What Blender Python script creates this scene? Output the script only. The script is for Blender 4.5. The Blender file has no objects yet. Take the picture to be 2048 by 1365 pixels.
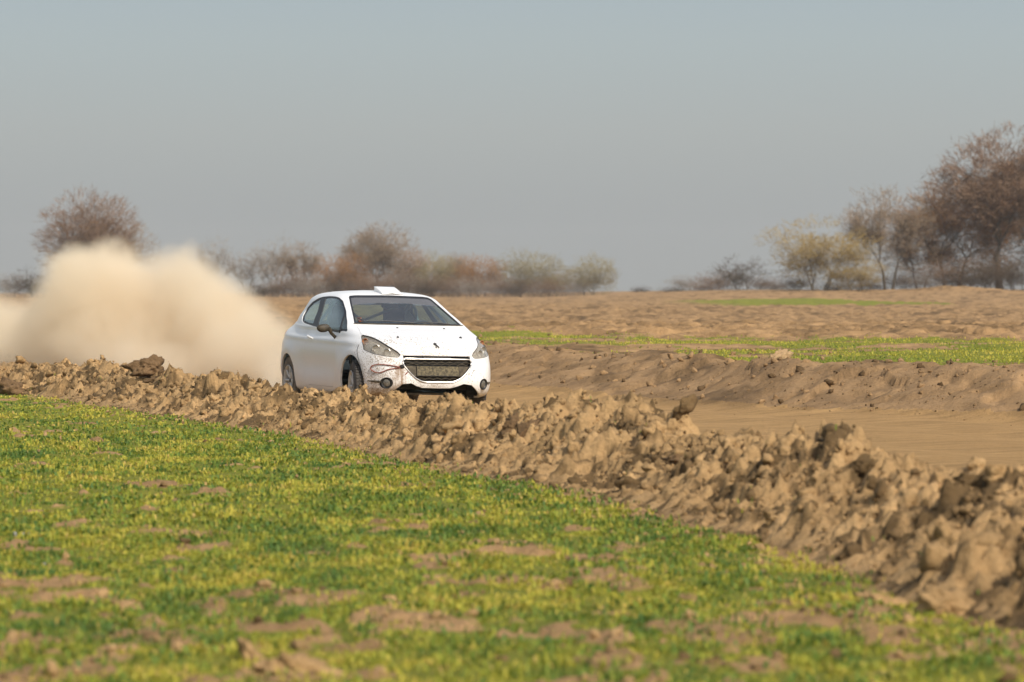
import bpy, bmesh, math, random
import numpy as np
from mathutils import Vector, Matrix, Euler
from mathutils.bvhtree import BVHTree

# ------------------------------------------------------------------ camera, sky, sun, exposure
SC = bpy.context.scene
COL = SC.collection
R = math.radians
CAM_H = 1.42
cam_d = bpy.data.cameras.new('camera')
cam = bpy.data.objects.new('camera', cam_d)
COL.objects.link(cam)
cam_d.lens = 135.0
cam_d.sensor_width = 36.0
cam_d.clip_start = 0.5
cam_d.clip_end = 9000.0
cam.location = (0, 0, CAM_H)
PITCH = math.atan((682.5 - 586.0) / 7680.0)
cam.rotation_euler = (math.pi / 2 - PITCH, 0, 0)
cam_d.dof.use_dof = True
cam_d.dof.focus_distance = 46.5
cam_d.dof.aperture_fstop = 3.8
SC.camera = cam

SUN_DIR = Vector((0.42, -0.60, 0.64)).normalized()       # towards the sun: right, a little behind the camera
SUN_EL = math.asin(SUN_DIR.z)
SUN_AZ = math.atan2(SUN_DIR.x, SUN_DIR.y)
w = bpy.data.worlds.new('World')
SC.world = w
w.use_nodes = True
nt = w.node_tree
nt.nodes.clear()
wo = nt.nodes.new('ShaderNodeOutputWorld')
bg = nt.nodes.new('ShaderNodeBackground')
sky = nt.nodes.new('ShaderNodeTexSky')
sky.sky_type = 'NISHITA'
sky.sun_disc = False
sky.sun_elevation = SUN_EL
sky.sun_rotation = SUN_AZ
sky.air_density = 1.0
sky.dust_density = 3.0
sky.ozone_density = 1.5
tc = nt.nodes.new('ShaderNodeTexCoord')
sx = nt.nodes.new('ShaderNodeSeparateXYZ')
nt.links.new(tc.outputs['Generated'], sx.inputs[0])
ramp = nt.nodes.new('ShaderNodeValToRGB')                # thin grey spring haze low over the fields
ce = ramp.color_ramp.elements
ce[0].position = 0.0;  ce[0].color = (2.48, 2.55, 2.52, 1)
ce[1].position = 0.30; ce[1].color = (4.5, 4.9, 5.2, 1)
for p_, c_ in ((0.02, (2.52, 2.63, 2.65, 1)), (0.042, (2.80, 2.97, 2.95, 1)), (0.065, (2.82, 3.20, 3.28, 1)), (0.080, (2.68, 3.14, 3.38, 1))):
    e_ = ramp.color_ramp.elements.new(p_); e_.color = c_
nt.links.new(sx.outputs['Z'], ramp.inputs[0])
mr = nt.nodes.new('ShaderNodeMapRange')
mr.inputs[1].default_value = 0.20; mr.inputs[2].default_value = 0.70
mr.inputs[3].default_value = 0.93; mr.inputs[4].default_value = 0.0
nt.links.new(sx.outputs['Z'], mr.inputs[0])
mx = nt.nodes.new('ShaderNodeMix'); mx.data_type = 'RGBA'
nt.links.new(mr.outputs[0], mx.inputs[0])
nt.links.new(sky.outputs[0], mx.inputs[6])
nt.links.new(ramp.outputs[0], mx.inputs[7])
nt.links.new(mx.outputs[2], bg.inputs[0])
bg.inputs[1].default_value = 0.15
nt.links.new(bg.outputs[0], wo.inputs[0])

sun_d = bpy.data.lights.new('sun', 'SUN')
sun_d.energy = 4.0
sun_d.angle = R(0.6)
sun_d.color = (1.0, 0.93, 0.82)
sun = bpy.data.objects.new('sun', sun_d)
COL.objects.link(sun)
sun.location = (40, -20, 40)
sun.rotation_euler = (-SUN_DIR).to_track_quat('-Z', 'Y').to_euler()

SC.view_settings.view_transform = 'Standard'
SC.view_settings.look = 'None'
SC.view_settings.gamma = 1
SC.view_settings.exposure = 0.0
SC.render.engine = 'CYCLES'
SC.cycles.use_denoising = True
SC.cycles.max_bounces = 14
SC.cycles.diffuse_bounces = 3; SC.cycles.glossy_bounces = 4; SC.cycles.transmission_bounces = 6
SC.cycles.volume_bounces = 12
SC.cycles.transparent_max_bounces = 16
SC.cycles.volume_step_rate = 0.6
SC.cycles.volume_max_steps = 256

rnd = random.Random(11)
RNG = np.random.default_rng(5)

# ------------------------------------------------------------------ helpers
def tag(o, label=None, cat=None, group=None, kind=None):
    if label: o['label'] = label
    if cat: o['category'] = cat
    if group: o['group'] = group
    if kind: o['kind'] = kind
    return o

def np_mesh(name, verts, faces, mats=(), smooth=False, attrs=None, fmat=None):
    """faces: one int array (n,k) or a list of such arrays"""
    me = bpy.data.meshes.new(name)
    if not isinstance(faces, (list, tuple)): faces = [faces]
    faces = [np.asarray(f, dtype=np.int32) for f in faces if len(f)]
    verts = np.asarray(verts, dtype=np.float32)
    nl = sum(f.size for f in faces); npoly = sum(len(f) for f in faces)
    me.vertices.add(len(verts)); me.vertices.foreach_set('co', verts.ravel())
    me.loops.add(nl); me.loops.foreach_set('vertex_index', np.concatenate([f.ravel() for f in faces]))
    me.polygons.add(npoly)
    tot = np.concatenate([np.full(len(f), f.shape[1], np.int32) for f in faces])
    st = np.concatenate([[0], np.cumsum(tot)[:-1]]).astype(np.int32)
    me.polygons.foreach_set('loop_start', st)
    me.polygons.foreach_set('loop_total', tot)
    if fmat is not None: me.polygons.foreach_set('material_index', np.asarray(fmat, np.int32))
    me.polygons.foreach_set('use_smooth', np.full(npoly, smooth, dtype=bool))
    for k, v in (attrs or {}).items():
        a = me.attributes.new(k, 'FLOAT', 'POINT'); a.data.foreach_set('value', np.asarray(v, np.float32))
    for m in mats: me.materials.append(m)
    me.update(calc_edges=True)
    me.validate()
    return me

def link(name, me, parent=None, loc=None, rot=None):
    o = bpy.data.objects.new(name, me)
    COL.objects.link(o)
    if parent is not None: o.parent = parent
    if loc is not None: o.location = loc
    if rot is not None: o.rotation_euler = rot
    return o

def h32(a):
    a = np.asarray(a).astype(np.uint32)
    a ^= a >> np.uint32(16); a = a * np.uint32(0x7feb352d); a ^= a >> np.uint32(15)
    a = a * np.uint32(0x846ca68b); a ^= a >> np.uint32(16)
    return a

def hash2(i, j, s=0):
    i = np.asarray(i).astype(np.int64); j = np.asarray(j).astype(np.int64)
    return h32((i * 374761393 + j * 668265263 + s * 974634777 + 12345) & 0xffffffff).astype(np.float64) / 4294967295.0

def vnoise(x, y, s=0):
    xi = np.floor(x); yi = np.floor(y); fx = x - xi; fy = y - yi
    fx = fx * fx * (3 - 2 * fx); fy = fy * fy * (3 - 2 * fy)
    a = hash2(xi, yi, s); b = hash2(xi + 1, yi, s); c = hash2(xi, yi + 1, s); d = hash2(xi + 1, yi + 1, s)
    return (a + (b - a) * fx) * (1 - fy) + (c + (d - c) * fx) * fy

def fbm(x, y, oct=4, s=0, gain=0.5):
    t = 0; a = 1; n = 0
    for o in range(oct):
        c, sn = math.cos(o * 1.1), math.sin(o * 1.1)
        t = t + a * vnoise((x * c - y * sn) * 2 ** o, (x * sn + y * c) * 2 ** o, s + o * 17); n += a; a *= gain
    return t / n

def clods(x, y, s=0):
    """rounded lumps: 1 at a lump's centre, 0 between lumps"""
    xi = np.floor(x); yi = np.floor(y); best = np.full(np.shape(x), 9.0)
    for di in (-1, 0, 1):
        for dj in (-1, 0, 1):
            px = xi + di + hash2(xi + di, yi + dj, s + 1); py = yi + dj + hash2(xi + di, yi + dj, s + 2)
            rr = 0.45 + 0.75 * hash2(xi + di, yi + dj, s + 3)
            best = np.minimum(best, ((px - x) ** 2 + (py - y) ** 2) / rr ** 2)
    return np.sqrt(np.clip(1 - best, 0, 1))

def sstep(a, b, x):
    t = np.clip((x - a) / (b - a), 0, 1); return t * t * (3 - 2 * t)

# ------------------------------------------------------------------ materials
class NG:
    """tiny node-graph helper"""
    def __init__(self, name):
        self.m = bpy.data.materials.new(name); self.m.use_nodes = True
        self.t = self.m.node_tree; self.t.nodes.clear()
        self.out = self.t.nodes.new('ShaderNodeOutputMaterial')
    def n(self, ty, **kw):
        nd = self.t.nodes.new(ty)
        for k, v in kw.items(): setattr(nd, k, v)
        return nd
    def l(self, a, b): self.t.links.new(a, b)
    def val(self, sock, v):
        if hasattr(v, 'is_linked'): self.l(v, sock)
        else: sock.default_value = v
    def math(self, op, a, b=None, clamp=False):
        nd = self.n('ShaderNodeMath', operation=op, use_clamp=clamp)
        self.val(nd.inputs[0], a)
        if b is not None: self.val(nd.inputs[1], b)
        return nd.outputs[0]
    def mix(self, f, a, b):
        nd = self.n('ShaderNodeMix', data_type='RGBA')
        self.val(nd.inputs[0], f)
        self.val(nd.inputs[6], a if hasattr(a, 'is_linked') else (*a, 1))
        self.val(nd.inputs[7], b if hasattr(b, 'is_linked') else (*b, 1))
        return nd.outputs[2]
    def noise(self, vec, scale, detail=4, rough=0.55, out='Fac'):
        nd = self.n('ShaderNodeTexNoise')
        nd.inputs['Scale'].default_value = scale; nd.inputs['Detail'].default_value = detail
        nd.inputs['Roughness'].default_value = rough
        if vec is not None: self.l(vec, nd.inputs['Vector'])
        return nd.outputs[out]
    def ramp(self, f, a, b):
        nd = self.n('ShaderNodeMapRange'); self.l(f, nd.inputs[0])
        nd.inputs[1].default_value = a; nd.inputs[2].default_value = b
        return nd.outputs[0]
    def obj(self): return self.n('ShaderNodeTexCoord').outputs['Object']
    def attr(self, name): return self.n('ShaderNodeAttribute', attribute_name=name).outputs['Fac']
    def pbr(self, col, rough=0.5, metal=0.0, bump=None, bstr=0.5, bdist=0.01, **kw):
        b = self.n('ShaderNodeBsdfPrincipled')
        self.val(b.inputs['Base Color'], col if hasattr(col, 'is_linked') else (*col, 1))
        self.val(b.inputs['Roughness'], rough); self.val(b.inputs['Metallic'], metal)
        for k, v in kw.items(): self.val(b.inputs[k], v)
        if bump is not None:
            bn = self.n('ShaderNodeBump'); bn.inputs['Strength'].default_value = bstr; bn.inputs['Distance'].default_value = bdist
            self.l(bump, bn.inputs['Height']); self.l(bn.outputs[0], b.inputs['Normal'])
        self.l(b.outputs[0], self.out.inputs['Surface'])
        return b

def simple(name, col, rough=0.5, metal=0.0, var=0.0, scale=20, **kw):
    g = NG(name)
    c = col
    if var:
        f = g.noise(g.obj(), scale)
        c = g.mix(g.ramp(f, 0.3, 0.7), tuple(v * (1 - var) for v in col), tuple(min(1, v * (1 + var)) for v in col))
    g.pbr(c, rough, metal, **kw)
    return g.m

def soil_mat(name, dark, light, green=None, gattr=None, bscale=18, track=False):
    g = NG(name); v = g.obj()
    f = g.ramp(g.noise(v, 1.3, 6, 0.62), 0.34, 0.66)
    c = g.mix(f, dark, light)
    f2 = g.ramp(g.noise(v, 23, 4, 0.7), 0.35, 0.72)
    c = g.mix(g.math('MULTIPLY', f2, 0.45), c, tuple(x * 1.28 for x in light))
    damp_shade = g.ramp(g.noise(v, 3.7, 3, 0.6), 0.60, 0.74)
    c = g.mix(g.math('MULTIPLY', damp_shade, 0.55 if not track else 0.2), c, tuple(x * 0.62 for x in dark))
    c = g.mix(g.math('MULTIPLY', g.attr('damp_shade'), .80), c, tuple(x * .27 for x in dark))  # darkening for damp soil and for shade painted between lumps
    if track:                                              # drag marks and packed wheel lines along the run
        mp = g.n('ShaderNodeMapping'); g.l(v, mp.inputs[0]); mp.inputs['Rotation'].default_value = (0, 0, R(-68)); mp.inputs['Scale'].default_value = (.35, 2.6, 1)
        c = g.mix(g.math('MULTIPLY', g.ramp(g.noise(mp.outputs[0], 1.6, 5, .65), .46, .66), .55), c, tuple(x * .72 for x in dark))
        c = g.mix(g.math('MULTIPLY', g.ramp(g.noise(v, 9, 4, .7), .58, .70), .5), c, tuple(x * .6 for x in dark))
    bmp = g.noise(v, bscale, 6, 0.72)
    if gattr:
        gm = g.attr(gattr)
        gn = g.noise(v, 5.0, 5, 0.7)
        msk = g.ramp(g.math('ADD', gm, g.math('MULTIPLY', g.math('SUBTRACT', gn, 0.5), 1.1)), 0.42, 0.62)
        yg = g.ramp(g.noise(v, 0.9, 4, 0.6), 0.35, 0.7)
        gc = g.mix(yg, green[0], green[1])
        gc = g.mix(g.math('MULTIPLY', g.ramp(g.noise(v, 31, 3, 0.7), 0.4, 0.7), 0.6), gc, green[2])
        c = g.mix(msk, c, gc)
    g.pbr(c, 0.95, bump=bmp, bstr=1.0, bdist=0.045, **{'Specular IOR Level': 0.15})
    return g.m

SOIL_D = (0.225, 0.136, 0.060)
SOIL_L = (0.455, 0.280, 0.130)
GREENS = ((0.18, 0.195, 0.026), (0.28, 0.26, 0.035), (0.13, 0.155, 0.022))
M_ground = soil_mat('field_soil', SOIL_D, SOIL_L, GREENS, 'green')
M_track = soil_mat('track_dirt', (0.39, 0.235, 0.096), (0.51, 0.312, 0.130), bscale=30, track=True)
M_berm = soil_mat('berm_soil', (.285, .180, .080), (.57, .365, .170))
M_bank = soil_mat('bank_soil', (0.235, 0.146, 0.070), (0.40, 0.252, 0.124))

def px_to_world(px, py, d, z=None):
    """photo pixel (2048 wide) at depth d -> x, z ; used only to measure the layout"""
    return (px - 1024) / 7680.0 * d, CAM_H - (py - 586) / 7680.0 * d

# ------------------------------------------------------------------ terrain shape
_E = np.array([(8, 3.4), (12, 2.75), (16.1, 2.15), (16.9, 1.98), (18.7, 1.77), (20.8, 1.54), (22.1, 1.33), (24.6, .90), (27.3, .42), (29.55, -.2), (32.65, -1.04),
               (38.4, -2.2), (41.3, -3.0), (43.8, -3.9), (51, -5.9), (53.5, -6.9), (60, -9.2), (75, -15), (110, -30), (200, -75), (3000, -1600)])
_F = np.array([(-1600, 3200), (-70, 200), (-22, 110), (-8, 80), (-3, 66), (-.18, 55.5), (2.9, 45.8), (5.8, 41.8), (10, 39.3), (20, 37), (40, 36), (200, 30), (3000, 20)])

def smooth_interp(x, t):
    """interpolation through a small table with softened corners"""
    k = [0]
    wd = 0.04
    r = 0
    for s in (-1.5, -.5, .5, 1.5):
        r = r + np.interp(x + s * wd * (np.abs(x) * 0.5 + 8), t[:, 0], t[:, 1])
    return r / 4

def xE(d): return smooth_interp(d, _E)
def dF(x): return smooth_interp(x, _F)

def u_of(x, d):                       # distance right of the grass edge, roughly perpendicular
    e = xE(d); sl = (xE(d + 0.5) - xE(d - 0.5))
    return (x - e) / np.sqrt(1 + sl ** 2)

def v_of(x, d):                       # distance beyond the far edge of the track
    f = dF(x); sl = (dF(x + .4) - dF(x - .4)) / .8
    return (d - f) / np.sqrt(1 + sl ** 2)

def large(x, d):
    """the field's large shape beyond the track"""
    far = 0.18 * sstep(110, 220, d) + 0.27 * sstep(200, 420, d)
    right = sstep(2, 26, x) * (0.24 * sstep(170, 290, d) + 0.62 * sstep(270, 370, d))
    mound = 0.45 * np.exp(-((x - 40.5) / 4.0) ** 2 - ((d - 352) / 12) ** 2)
    return far + right + mound

def terrain(x, d, hi=True):
    u = u_of(x, d); v = v_of(x, d)
    bank = 0.35 * sstep(-0.1, 2.6, v) + 0.11 * np.exp(-((v - 2.2) / .8) ** 2)
    z = bank + large(x, d) * sstep(5, 20, v)
    intrack = (u > 1.6) & (v < 0.2)
    # fine relief
    near = 1 - sstep(150, 320, d)
    rough = sstep(-.25, .5, v)
    plough = rough * (0.030 + 0.045 * sstep(.2, 1.0, v) * (1 - sstep(3.0, 4.5, v)) + 0.12 * sstep(88, 98, d + x * 1.1))
    n = fbm(x * 1.7, d * 1.7, 5, 3, .6) - .5
    cl = clods(x * 2.6, d * 2.6, 4) * (fbm(x * .5, d * .5, 3, 9) > .45) + .5 * clods(x * 6, d * 6, 7)
    z = z + plough * (n * 2.2 + cl * 1.1) * (0.35 + 0.65 * near)
    z = z + 0.10 * rough * (fbm(x * .12, d * .12, 3, 40) - .5)
    # track: ruts along its run
    s_ = u + 0.25 * (fbm(x * .15, d * .15, 2, 70) - .5)
    tr = (1 - rough) * sstep(1.6, 2.4, u)
    z = z + tr * (0.040 * np.sin(s_ * 4.4) * fbm(x * .3, d * .08, 2, 71) + 0.010 * (fbm(s_ * 3.2, d * .35, 3, 72) - .5) + .02 * (fbm(x * 2, d * 2, 4, 73) - .5))
    # meadow side
    gr = 1 - sstep(-.5, .2, u)
    bare = bare_mask(x, d)
    z = z + gr * (0.05 * (fbm(x * .9, d * .9, 4, 20) - .5) + bare * (0.004 + 0.085 * (fbm(x * 6, d * 4.5, 4, 21, .6) - .40) + .018 * clods(x * 9, d * 7, 24)))
    # under the berm
    z = z - 0.05 * sstep(.1, .5, u) * (1 - sstep(1.7, 2.1, u))
    return z

def bare_mask(x, d):
    f = fbm(x * 2.3 + 3, d * 1.3, 4, 31)
    thr = 0.632 - 0.135 * (1 - sstep(16, 24, d))
    f2 = fbm(x * 5.1, d * 3.1, 3, 33)
    return sstep(thr - .03, thr + .12, f * .48 + f2 * .52)

def green_mask(x, d):
    u = u_of(x, d); v = v_of(x, d)
    meadow = (.80 + .2 * sstep(20, 34, d)) * (1 - sstep(-.30, .12, u + .35 * (fbm(x * 1.5, d * .8, 3, 50) - .5))) * (1 - .9 * bare_mask(x, d))
    v0 = 2.7 + 1.1 * sstep(0, 7, x)
    jit = 1.6 * (fbm(x * .9, d * .35, 4, 51) - .5)
    dl = 94 - 1.35 * x
    strip = .86 * sstep(v0 - .4, v0 + .5, v + jit) * (1 - sstep(dl - 4, dl + 3, d + 5 * jit)) * (1 - .85 * sstep(.47, .60, fbm(x * .55, d * .30, 5, 52, .65)))
    j2 = 20 * (fbm(x * .12, d * .02, 3, 53) - .5)
    st2 = sstep(212, 222, d + j2) * (1 - sstep(285, 300, d + j2)) * (1 - sstep(24, 25.5, x + .04 * (d - 250))) * (.28 + .72 * sstep(8, 20, x))
    return np.clip(meadow + strip + st2, 0, 1)

def dsort(*a): return np.unique(np.concatenate(a))

def build_terrain():
    ds = dsort(np.linspace(2, 13.5, 24), np.arange(13.5, 30, .035), np.arange(30, 62, .07), np.arange(62, 110, .16),
               110 * 1.013 ** np.arange(0, 260), np.array([3600., 5000., 8000.]))
    inner = np.linspace(-.26, .20, 600)
    outer = np.tan(np.radians(np.linspace(15.2, 74, 56))); outer_r = np.tan(np.radians(np.linspace(11.8, 74, 58)))
    ts = np.concatenate([-outer[::-1], inner, outer_r])
    T, D = np.meshgrid(ts, ds)
    X = T * D
    Z = terrain(X, D)
    G = green_mask(X, D)
    U = u_of(X, D); V = v_of(X, D)
    nr, nc = X.shape
    verts = np.stack([X, D, Z], -1).reshape(-1, 3)
    idx = np.arange(nr * nc).reshape(nr, nc)
    quads = np.stack([idx[:-1, :-1], idx[:-1, 1:], idx[1:, 1:], idx[1:, :-1]], -1).reshape(-1, 4)
    uc = U[:-1, :-1].ravel(); vc = V[:-1, :-1].ravel()
    track = (uc > 1.5) & (vc < .35)
    bank = (vc >= .35) & (vc < 3.0) & (uc > 1.5)
    g = G.ravel()
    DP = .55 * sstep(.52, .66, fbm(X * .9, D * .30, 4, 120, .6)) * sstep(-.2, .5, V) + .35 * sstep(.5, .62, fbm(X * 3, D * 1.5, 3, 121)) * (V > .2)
    for name, sel, mat in (('ground', ~track & ~bank, M_ground), ('dirt_track', track, M_track), ('earth_bank', bank, M_bank)):
        q = quads[sel]
        used, inv = np.unique(q.ravel(), return_inverse=True)
        me = np_mesh(name, verts[used], inv.reshape(-1, 4), [mat], True, {'green': g[used], 'damp_shade': DP.ravel()[used]})
        tag(link(name, me), kind='structure')
    # the land behind the camera, so the ground has no edge at one's feet
    me = np_mesh('ground', [(-300, 2, -.02), (300, 2, -.02), (300, -300, -.02), (-300, -300, -.02)], np.array([[0, 3, 2, 1]]), [M_ground], False, {'green': [1, 1, 1, 1]})
    tag(link('ground', me), kind='structure')

def berm_h(x, d):
    """height of the thrown-up earth ridge above the ground at (x,d)"""
    u = u_of(x, d)
    k = fbm(x * .35, d * .35, 2, 80)
    top = 0.235 + .10 * (fbm(d * .25, d * 0 + 2.2, 2, 81) - .5) + .125 * (1 - sstep(30, 36, d)) + .07 * (1 - sstep(18, 24, d)) + .11 * sstep(41, 49, d) + .10 * sstep(28, 31, d) * (1 - sstep(33.5, 36, d)) - .01 * sstep(35, 37, d) * (1 - sstep(39, 42, d)) + .03 * sstep(40, 42, d) * (1 - sstep(43, 47, d))
    c = 1.02 + .35 * (k - .5)
    a = sstep(-.10, c, u + .3 * (fbm(x * 1.3, d * 1.3, 3, 82) - .5)) * (1 - sstep(c, c + 1.0, u + .2 * (fbm(x * 1.3, d * 1.3, 3, 83) - .5)))
    wx = x + .12 * fbm(x * 4, d * 4, 2, 95); wd = d + .12 * fbm(x * 4, d * 4, 2, 96)
    bil = lambda f, s_: np.abs(2 * vnoise(wx * f, wd * f, s_) - 1)
    r1 = bil(1.9, 87) * .30 + bil(4.6, 88) * .30 + bil(10, 89) * .24 + bil(21, 90) * .16
    big = sstep(.42, .72, fbm(x * 1.1, d * 1.1, 2, 88))
    fine = fbm(x * 26, d * 26, 3, 99, .6) - .5
    e = sstep(0, .22, a)
    lump = clods(wx * 2.4, wd * 2.4, 84) * .07 * big
    return top * a * (.93 + .50 * r1) + e * (.25 * (r1 - .38) * (.6 + .6 * big) + .085 * fine + .26 * (fbm(wx * 5.5, wd * 5.5, 5, 94, .68) - .5) + 1.3 * lump) - .06 * (1 - sstep(0, .05, a))

def build_berm():
    ds = np.concatenate([np.arange(9.5, 28, .017), np.arange(28, 45, .030), np.arange(45, 74, .06), np.arange(74, 130, .25)])
    us = np.arange(-.35, 2.45, .022)
    U, D = np.meshgrid(us, ds)
    sl = xE(D + .5) - xE(D - .5)
    X = xE(D) + U * np.sqrt(1 + sl ** 2)
    Z0 = terrain(X, D)
    H = berm_h(X, D)
    Z = Z0 + H
    # push lumps sideways a little so faces overhang
    X = X + .12 * (fbm(X * 4, D * 4, 3, 90) - .5) + .04 * (vnoise(X * 14, D * 14, 92) - .5)
    D2 = D + .14 * (fbm(X * 4, D * 4, 3, 91) - .5)
    nr, nc = X.shape
    idx = np.arange(nr * nc).reshape(nr, nc)
    quads = np.stack([idx[:-1, :-1], idx[:-1, 1:], idx[1:, 1:], idx[1:, :-1]], -1).reshape(-1, 4)
    damp_shade = 1.0 * sstep(.455, .53, fbm(X * 2.4, D * 2.4, 4, 97, .6)) * sstep(.38, .55, fbm(X * 8, D * 8, 3, 98))  # random dark patches: damp soil plus painted shade of the hollows
    me = np_mesh('earth_berm', np.stack([X, D2, Z], -1).reshape(-1, 3), quads, [M_berm], True, {'damp_shade': damp_shade.ravel()})
    tag(link('earth_berm', me), kind='structure')

def ico(sub):
    bm = bmesh.new(); bmesh.ops.create_icosphere(bm, subdivisions=sub, radius=1)
    v = np.array([x.co[:] for x in bm.verts]); f = np.array([[q.index for q in p.verts] for p in bm.faces]); bm.free()
    return v, f

def clod_shape(v, seed):
    """an angular broken lump of earth"""
    r = np.random.default_rng(seed)
    k = np.full(len(v), 1.15)
    for _ in range(13):                                    # broken faces
        n = r.normal(size=3); n /= np.linalg.norm(n); c = r.uniform(.50, .95)
        t = v @ n
        k = np.minimum(k, np.where(t > .05, c / np.maximum(t, .05), 9))
    n1 = fbm(v[:, 0] * 2.3 + seed * 7.1 + v[:, 2], v[:, 1] * 2.3 + v[:, 2] * 1.7, 4, seed)
    n2 = fbm(v[:, 0] * 6 + seed * 3.1 - v[:, 2] * 4, v[:, 1] * 6 + v[:, 2] * 4, 2, seed + 5)
    n3 = fbm(v[:, 0] * 3.4 - seed + v[:, 1] * 2, v[:, 2] * 3.4 + v[:, 1], 3, seed + 9)
    k = k * (.50 + .95 * (n1 - .1) + .55 * np.abs(n3 * 2 - 1)) * (.78 + .50 * n2)
    w_ = v * k[:, None]
    return w_ * np.array([1.0, r.uniform(.7, 1.0), r.uniform(.55, .85)])

def rotmats(n, rng, tilt=1.0):
    q = rng.normal(size=(n, 4)); q /= np.linalg.norm(q, axis=1)[:, None]
    w0, x, y, z = q.T
    return np.stack([np.stack([1 - 2 * (y * y + z * z), 2 * (x * y - z * w0), 2 * (x * z + y * w0)], -1),
                     np.stack([2 * (x * y + z * w0), 1 - 2 * (x * x + z * z), 2 * (y * z - x * w0)], -1),
                     np.stack([2 * (x * z - y * w0), 2 * (y * z + x * w0), 1 - 2 * (x * x + y * y)], -1)], 1)

def scatter_clods(name, P, S, mat, rng):
    """P (n,3) positions, S (n,) radii -> one mesh of soil crumbs"""
    V = []; Fc = []; A = []; off = 0
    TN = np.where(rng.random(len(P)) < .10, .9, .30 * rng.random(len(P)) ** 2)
    TN = np.maximum(TN, .95 * sstep(.52, .60, fbm(P[:, 0] * 2.4, P[:, 1] * 2.4, 4, 97, .6)) * (rng.random(len(P)) < .75))  # dark clusters of crumbs, partly painting the shaded gaps
    lib = {k: [(clod_shape(ico(k)[0], 100 + k * 20 + i), ico(k)[1]) for i in range(6)] for k in (1, 2, 3)}
    lvl = np.where(S > .075, 3, np.where(S > .03, 2, 1))
    var = rng.integers(0, 6, len(P))
    RM = rotmats(len(P), rng)
    for k in (1, 2, 3):
        for i in range(6):
            m = (lvl == k) & (var == i)
            n = m.sum()
            if not n: continue
            v, f = lib[k][i]
            vv = np.einsum('nij,vj->nvi', RM[m], v) * S[m][:, None, None] + P[m][:, None, :]
            ff = f[None] + (np.arange(n) * len(v))[:, None, None] + off
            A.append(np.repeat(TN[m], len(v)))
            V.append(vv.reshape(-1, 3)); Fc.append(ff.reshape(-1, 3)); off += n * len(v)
    me = np_mesh(name, np.concatenate(V), np.concatenate(Fc), [mat], True, {'damp_shade': np.concatenate(A)})
    return link(name, me)

def build_clods():
    rng = np.random.default_rng(21)
    n = 42000
    d = 9.5 + (66 - 9.5) * rng.random(n) ** 1.25
    u = np.clip(rng.normal(.80, .55, n), -.45, 2.6)
    sl = xE(d + .5) - xE(d - .5)
    x = xE(d) + u * np.sqrt(1 + sl ** 2)
    s = .006 + .085 * rng.random(n) ** 9 + .012 * rng.random(n) ** 2
    s = np.where((u < 0.05) | (u > 1.9), np.minimum(s, .04) * .8, s)
    s = np.where((d > 29) & (d < 43) & (u > .7), np.minimum(s, .045), s)
    h = np.maximum(berm_h(x, d), 0)
    z = terrain(x, d) + h + s * np.where(s > .03, rng.uniform(-.75, -.05, n), rng.uniform(-.3, .6, n))
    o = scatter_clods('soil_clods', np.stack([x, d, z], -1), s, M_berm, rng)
    tag(o, 'broken tan soil crumbs heaped along the thrown-up earth ridge beside the track', 'soil', kind='stuff')
    # far bank and ploughed ground
    n = 6500
    x = rng.uniform(-6, 15, n); v = np.where(rng.random(n) < .6, rng.normal(1.9, 1.0, n), rng.uniform(0, 16, n))
    sl = (dF(x + .4) - dF(x - .4)) / .8
    d = dF(x) + v * np.sqrt(1 + sl ** 2)
    s = .008 + .06 * rng.random(n) ** 9 + .014 * rng.random(n) ** 2
    s = np.where(v < .3, s * .5, s)
    z = terrain(x, d) + s * rng.uniform(-.2, .4, n)
    o = scatter_clods('soil_clods', np.stack([x, d, z], -1), s, M_bank, rng)
    tag(o, 'dull brown soil crumbs scattered over the bank beyond the track', 'soil', kind='stuff')
    # crumbs in the meadow's bare patches
    n = 9000
    d = 13.5 + 40 * rng.random(n) ** 1.5; x = rng.uniform(-.16, .16, n) * d
    u = u_of(x, d); b = bare_mask(x, d)
    k = (u < .1) & ((b > .4) | (rng.random(n) < .06))
    x, d = x[k], d[k]; n = len(x)
    s = .006 + .035 * rng.random(n) ** 6
    z = terrain(x, d) + s * rng.uniform(-.1, .5, n)
    o = scatter_clods('soil_clods', np.stack([x, d, z], -1), s, M_berm, rng)
    tag(o, 'small pale soil crumbs lying in the bare patches of the green meadow', 'soil', kind='stuff')

# single lumps one can point at: pixel x, pixel y (of the lump's middle), depth, radius, stretch, label, material
M_dark = soil_mat('damp_soil', (0.10, 0.062, 0.032), (0.24, 0.15, 0.075))
M_pale = soil_mat('dry_soil', (0.38, 0.25, 0.13), (0.50, 0.34, 0.19))
M_stone = simple('grey_stone', (0.34, 0.33, 0.31), .8, var=.25, scale=9)
M_white = simple('white_object', (0.72, 0.71, 0.68), .7, var=.08)
def big_clod(name, cat, px, py, d, r, sc, rot, label, mat, seed, grp=None):
    v, f = ico(4)
    v = clod_shape(v, seed) * r * np.array(sc)
    x, z = px_to_world(px, py, d)
    if d < 70:
        xa, da = np.array([x]), np.array([float(d)])
        zs = float(terrain(xa, da)[0]); 
        if -.3 < float(u_of(xa, da)[0]) < 2.4: zs += max(0, float(berm_h(xa, da)[0]))
        z = min(max(z, zs - .3 * r), zs + .30 * r)
    o = link(name, np_mesh(name, v, f, [mat], True), loc=(x, d, z), rot=rot)
    tag(o, label, cat, grp)
    return o

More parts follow.
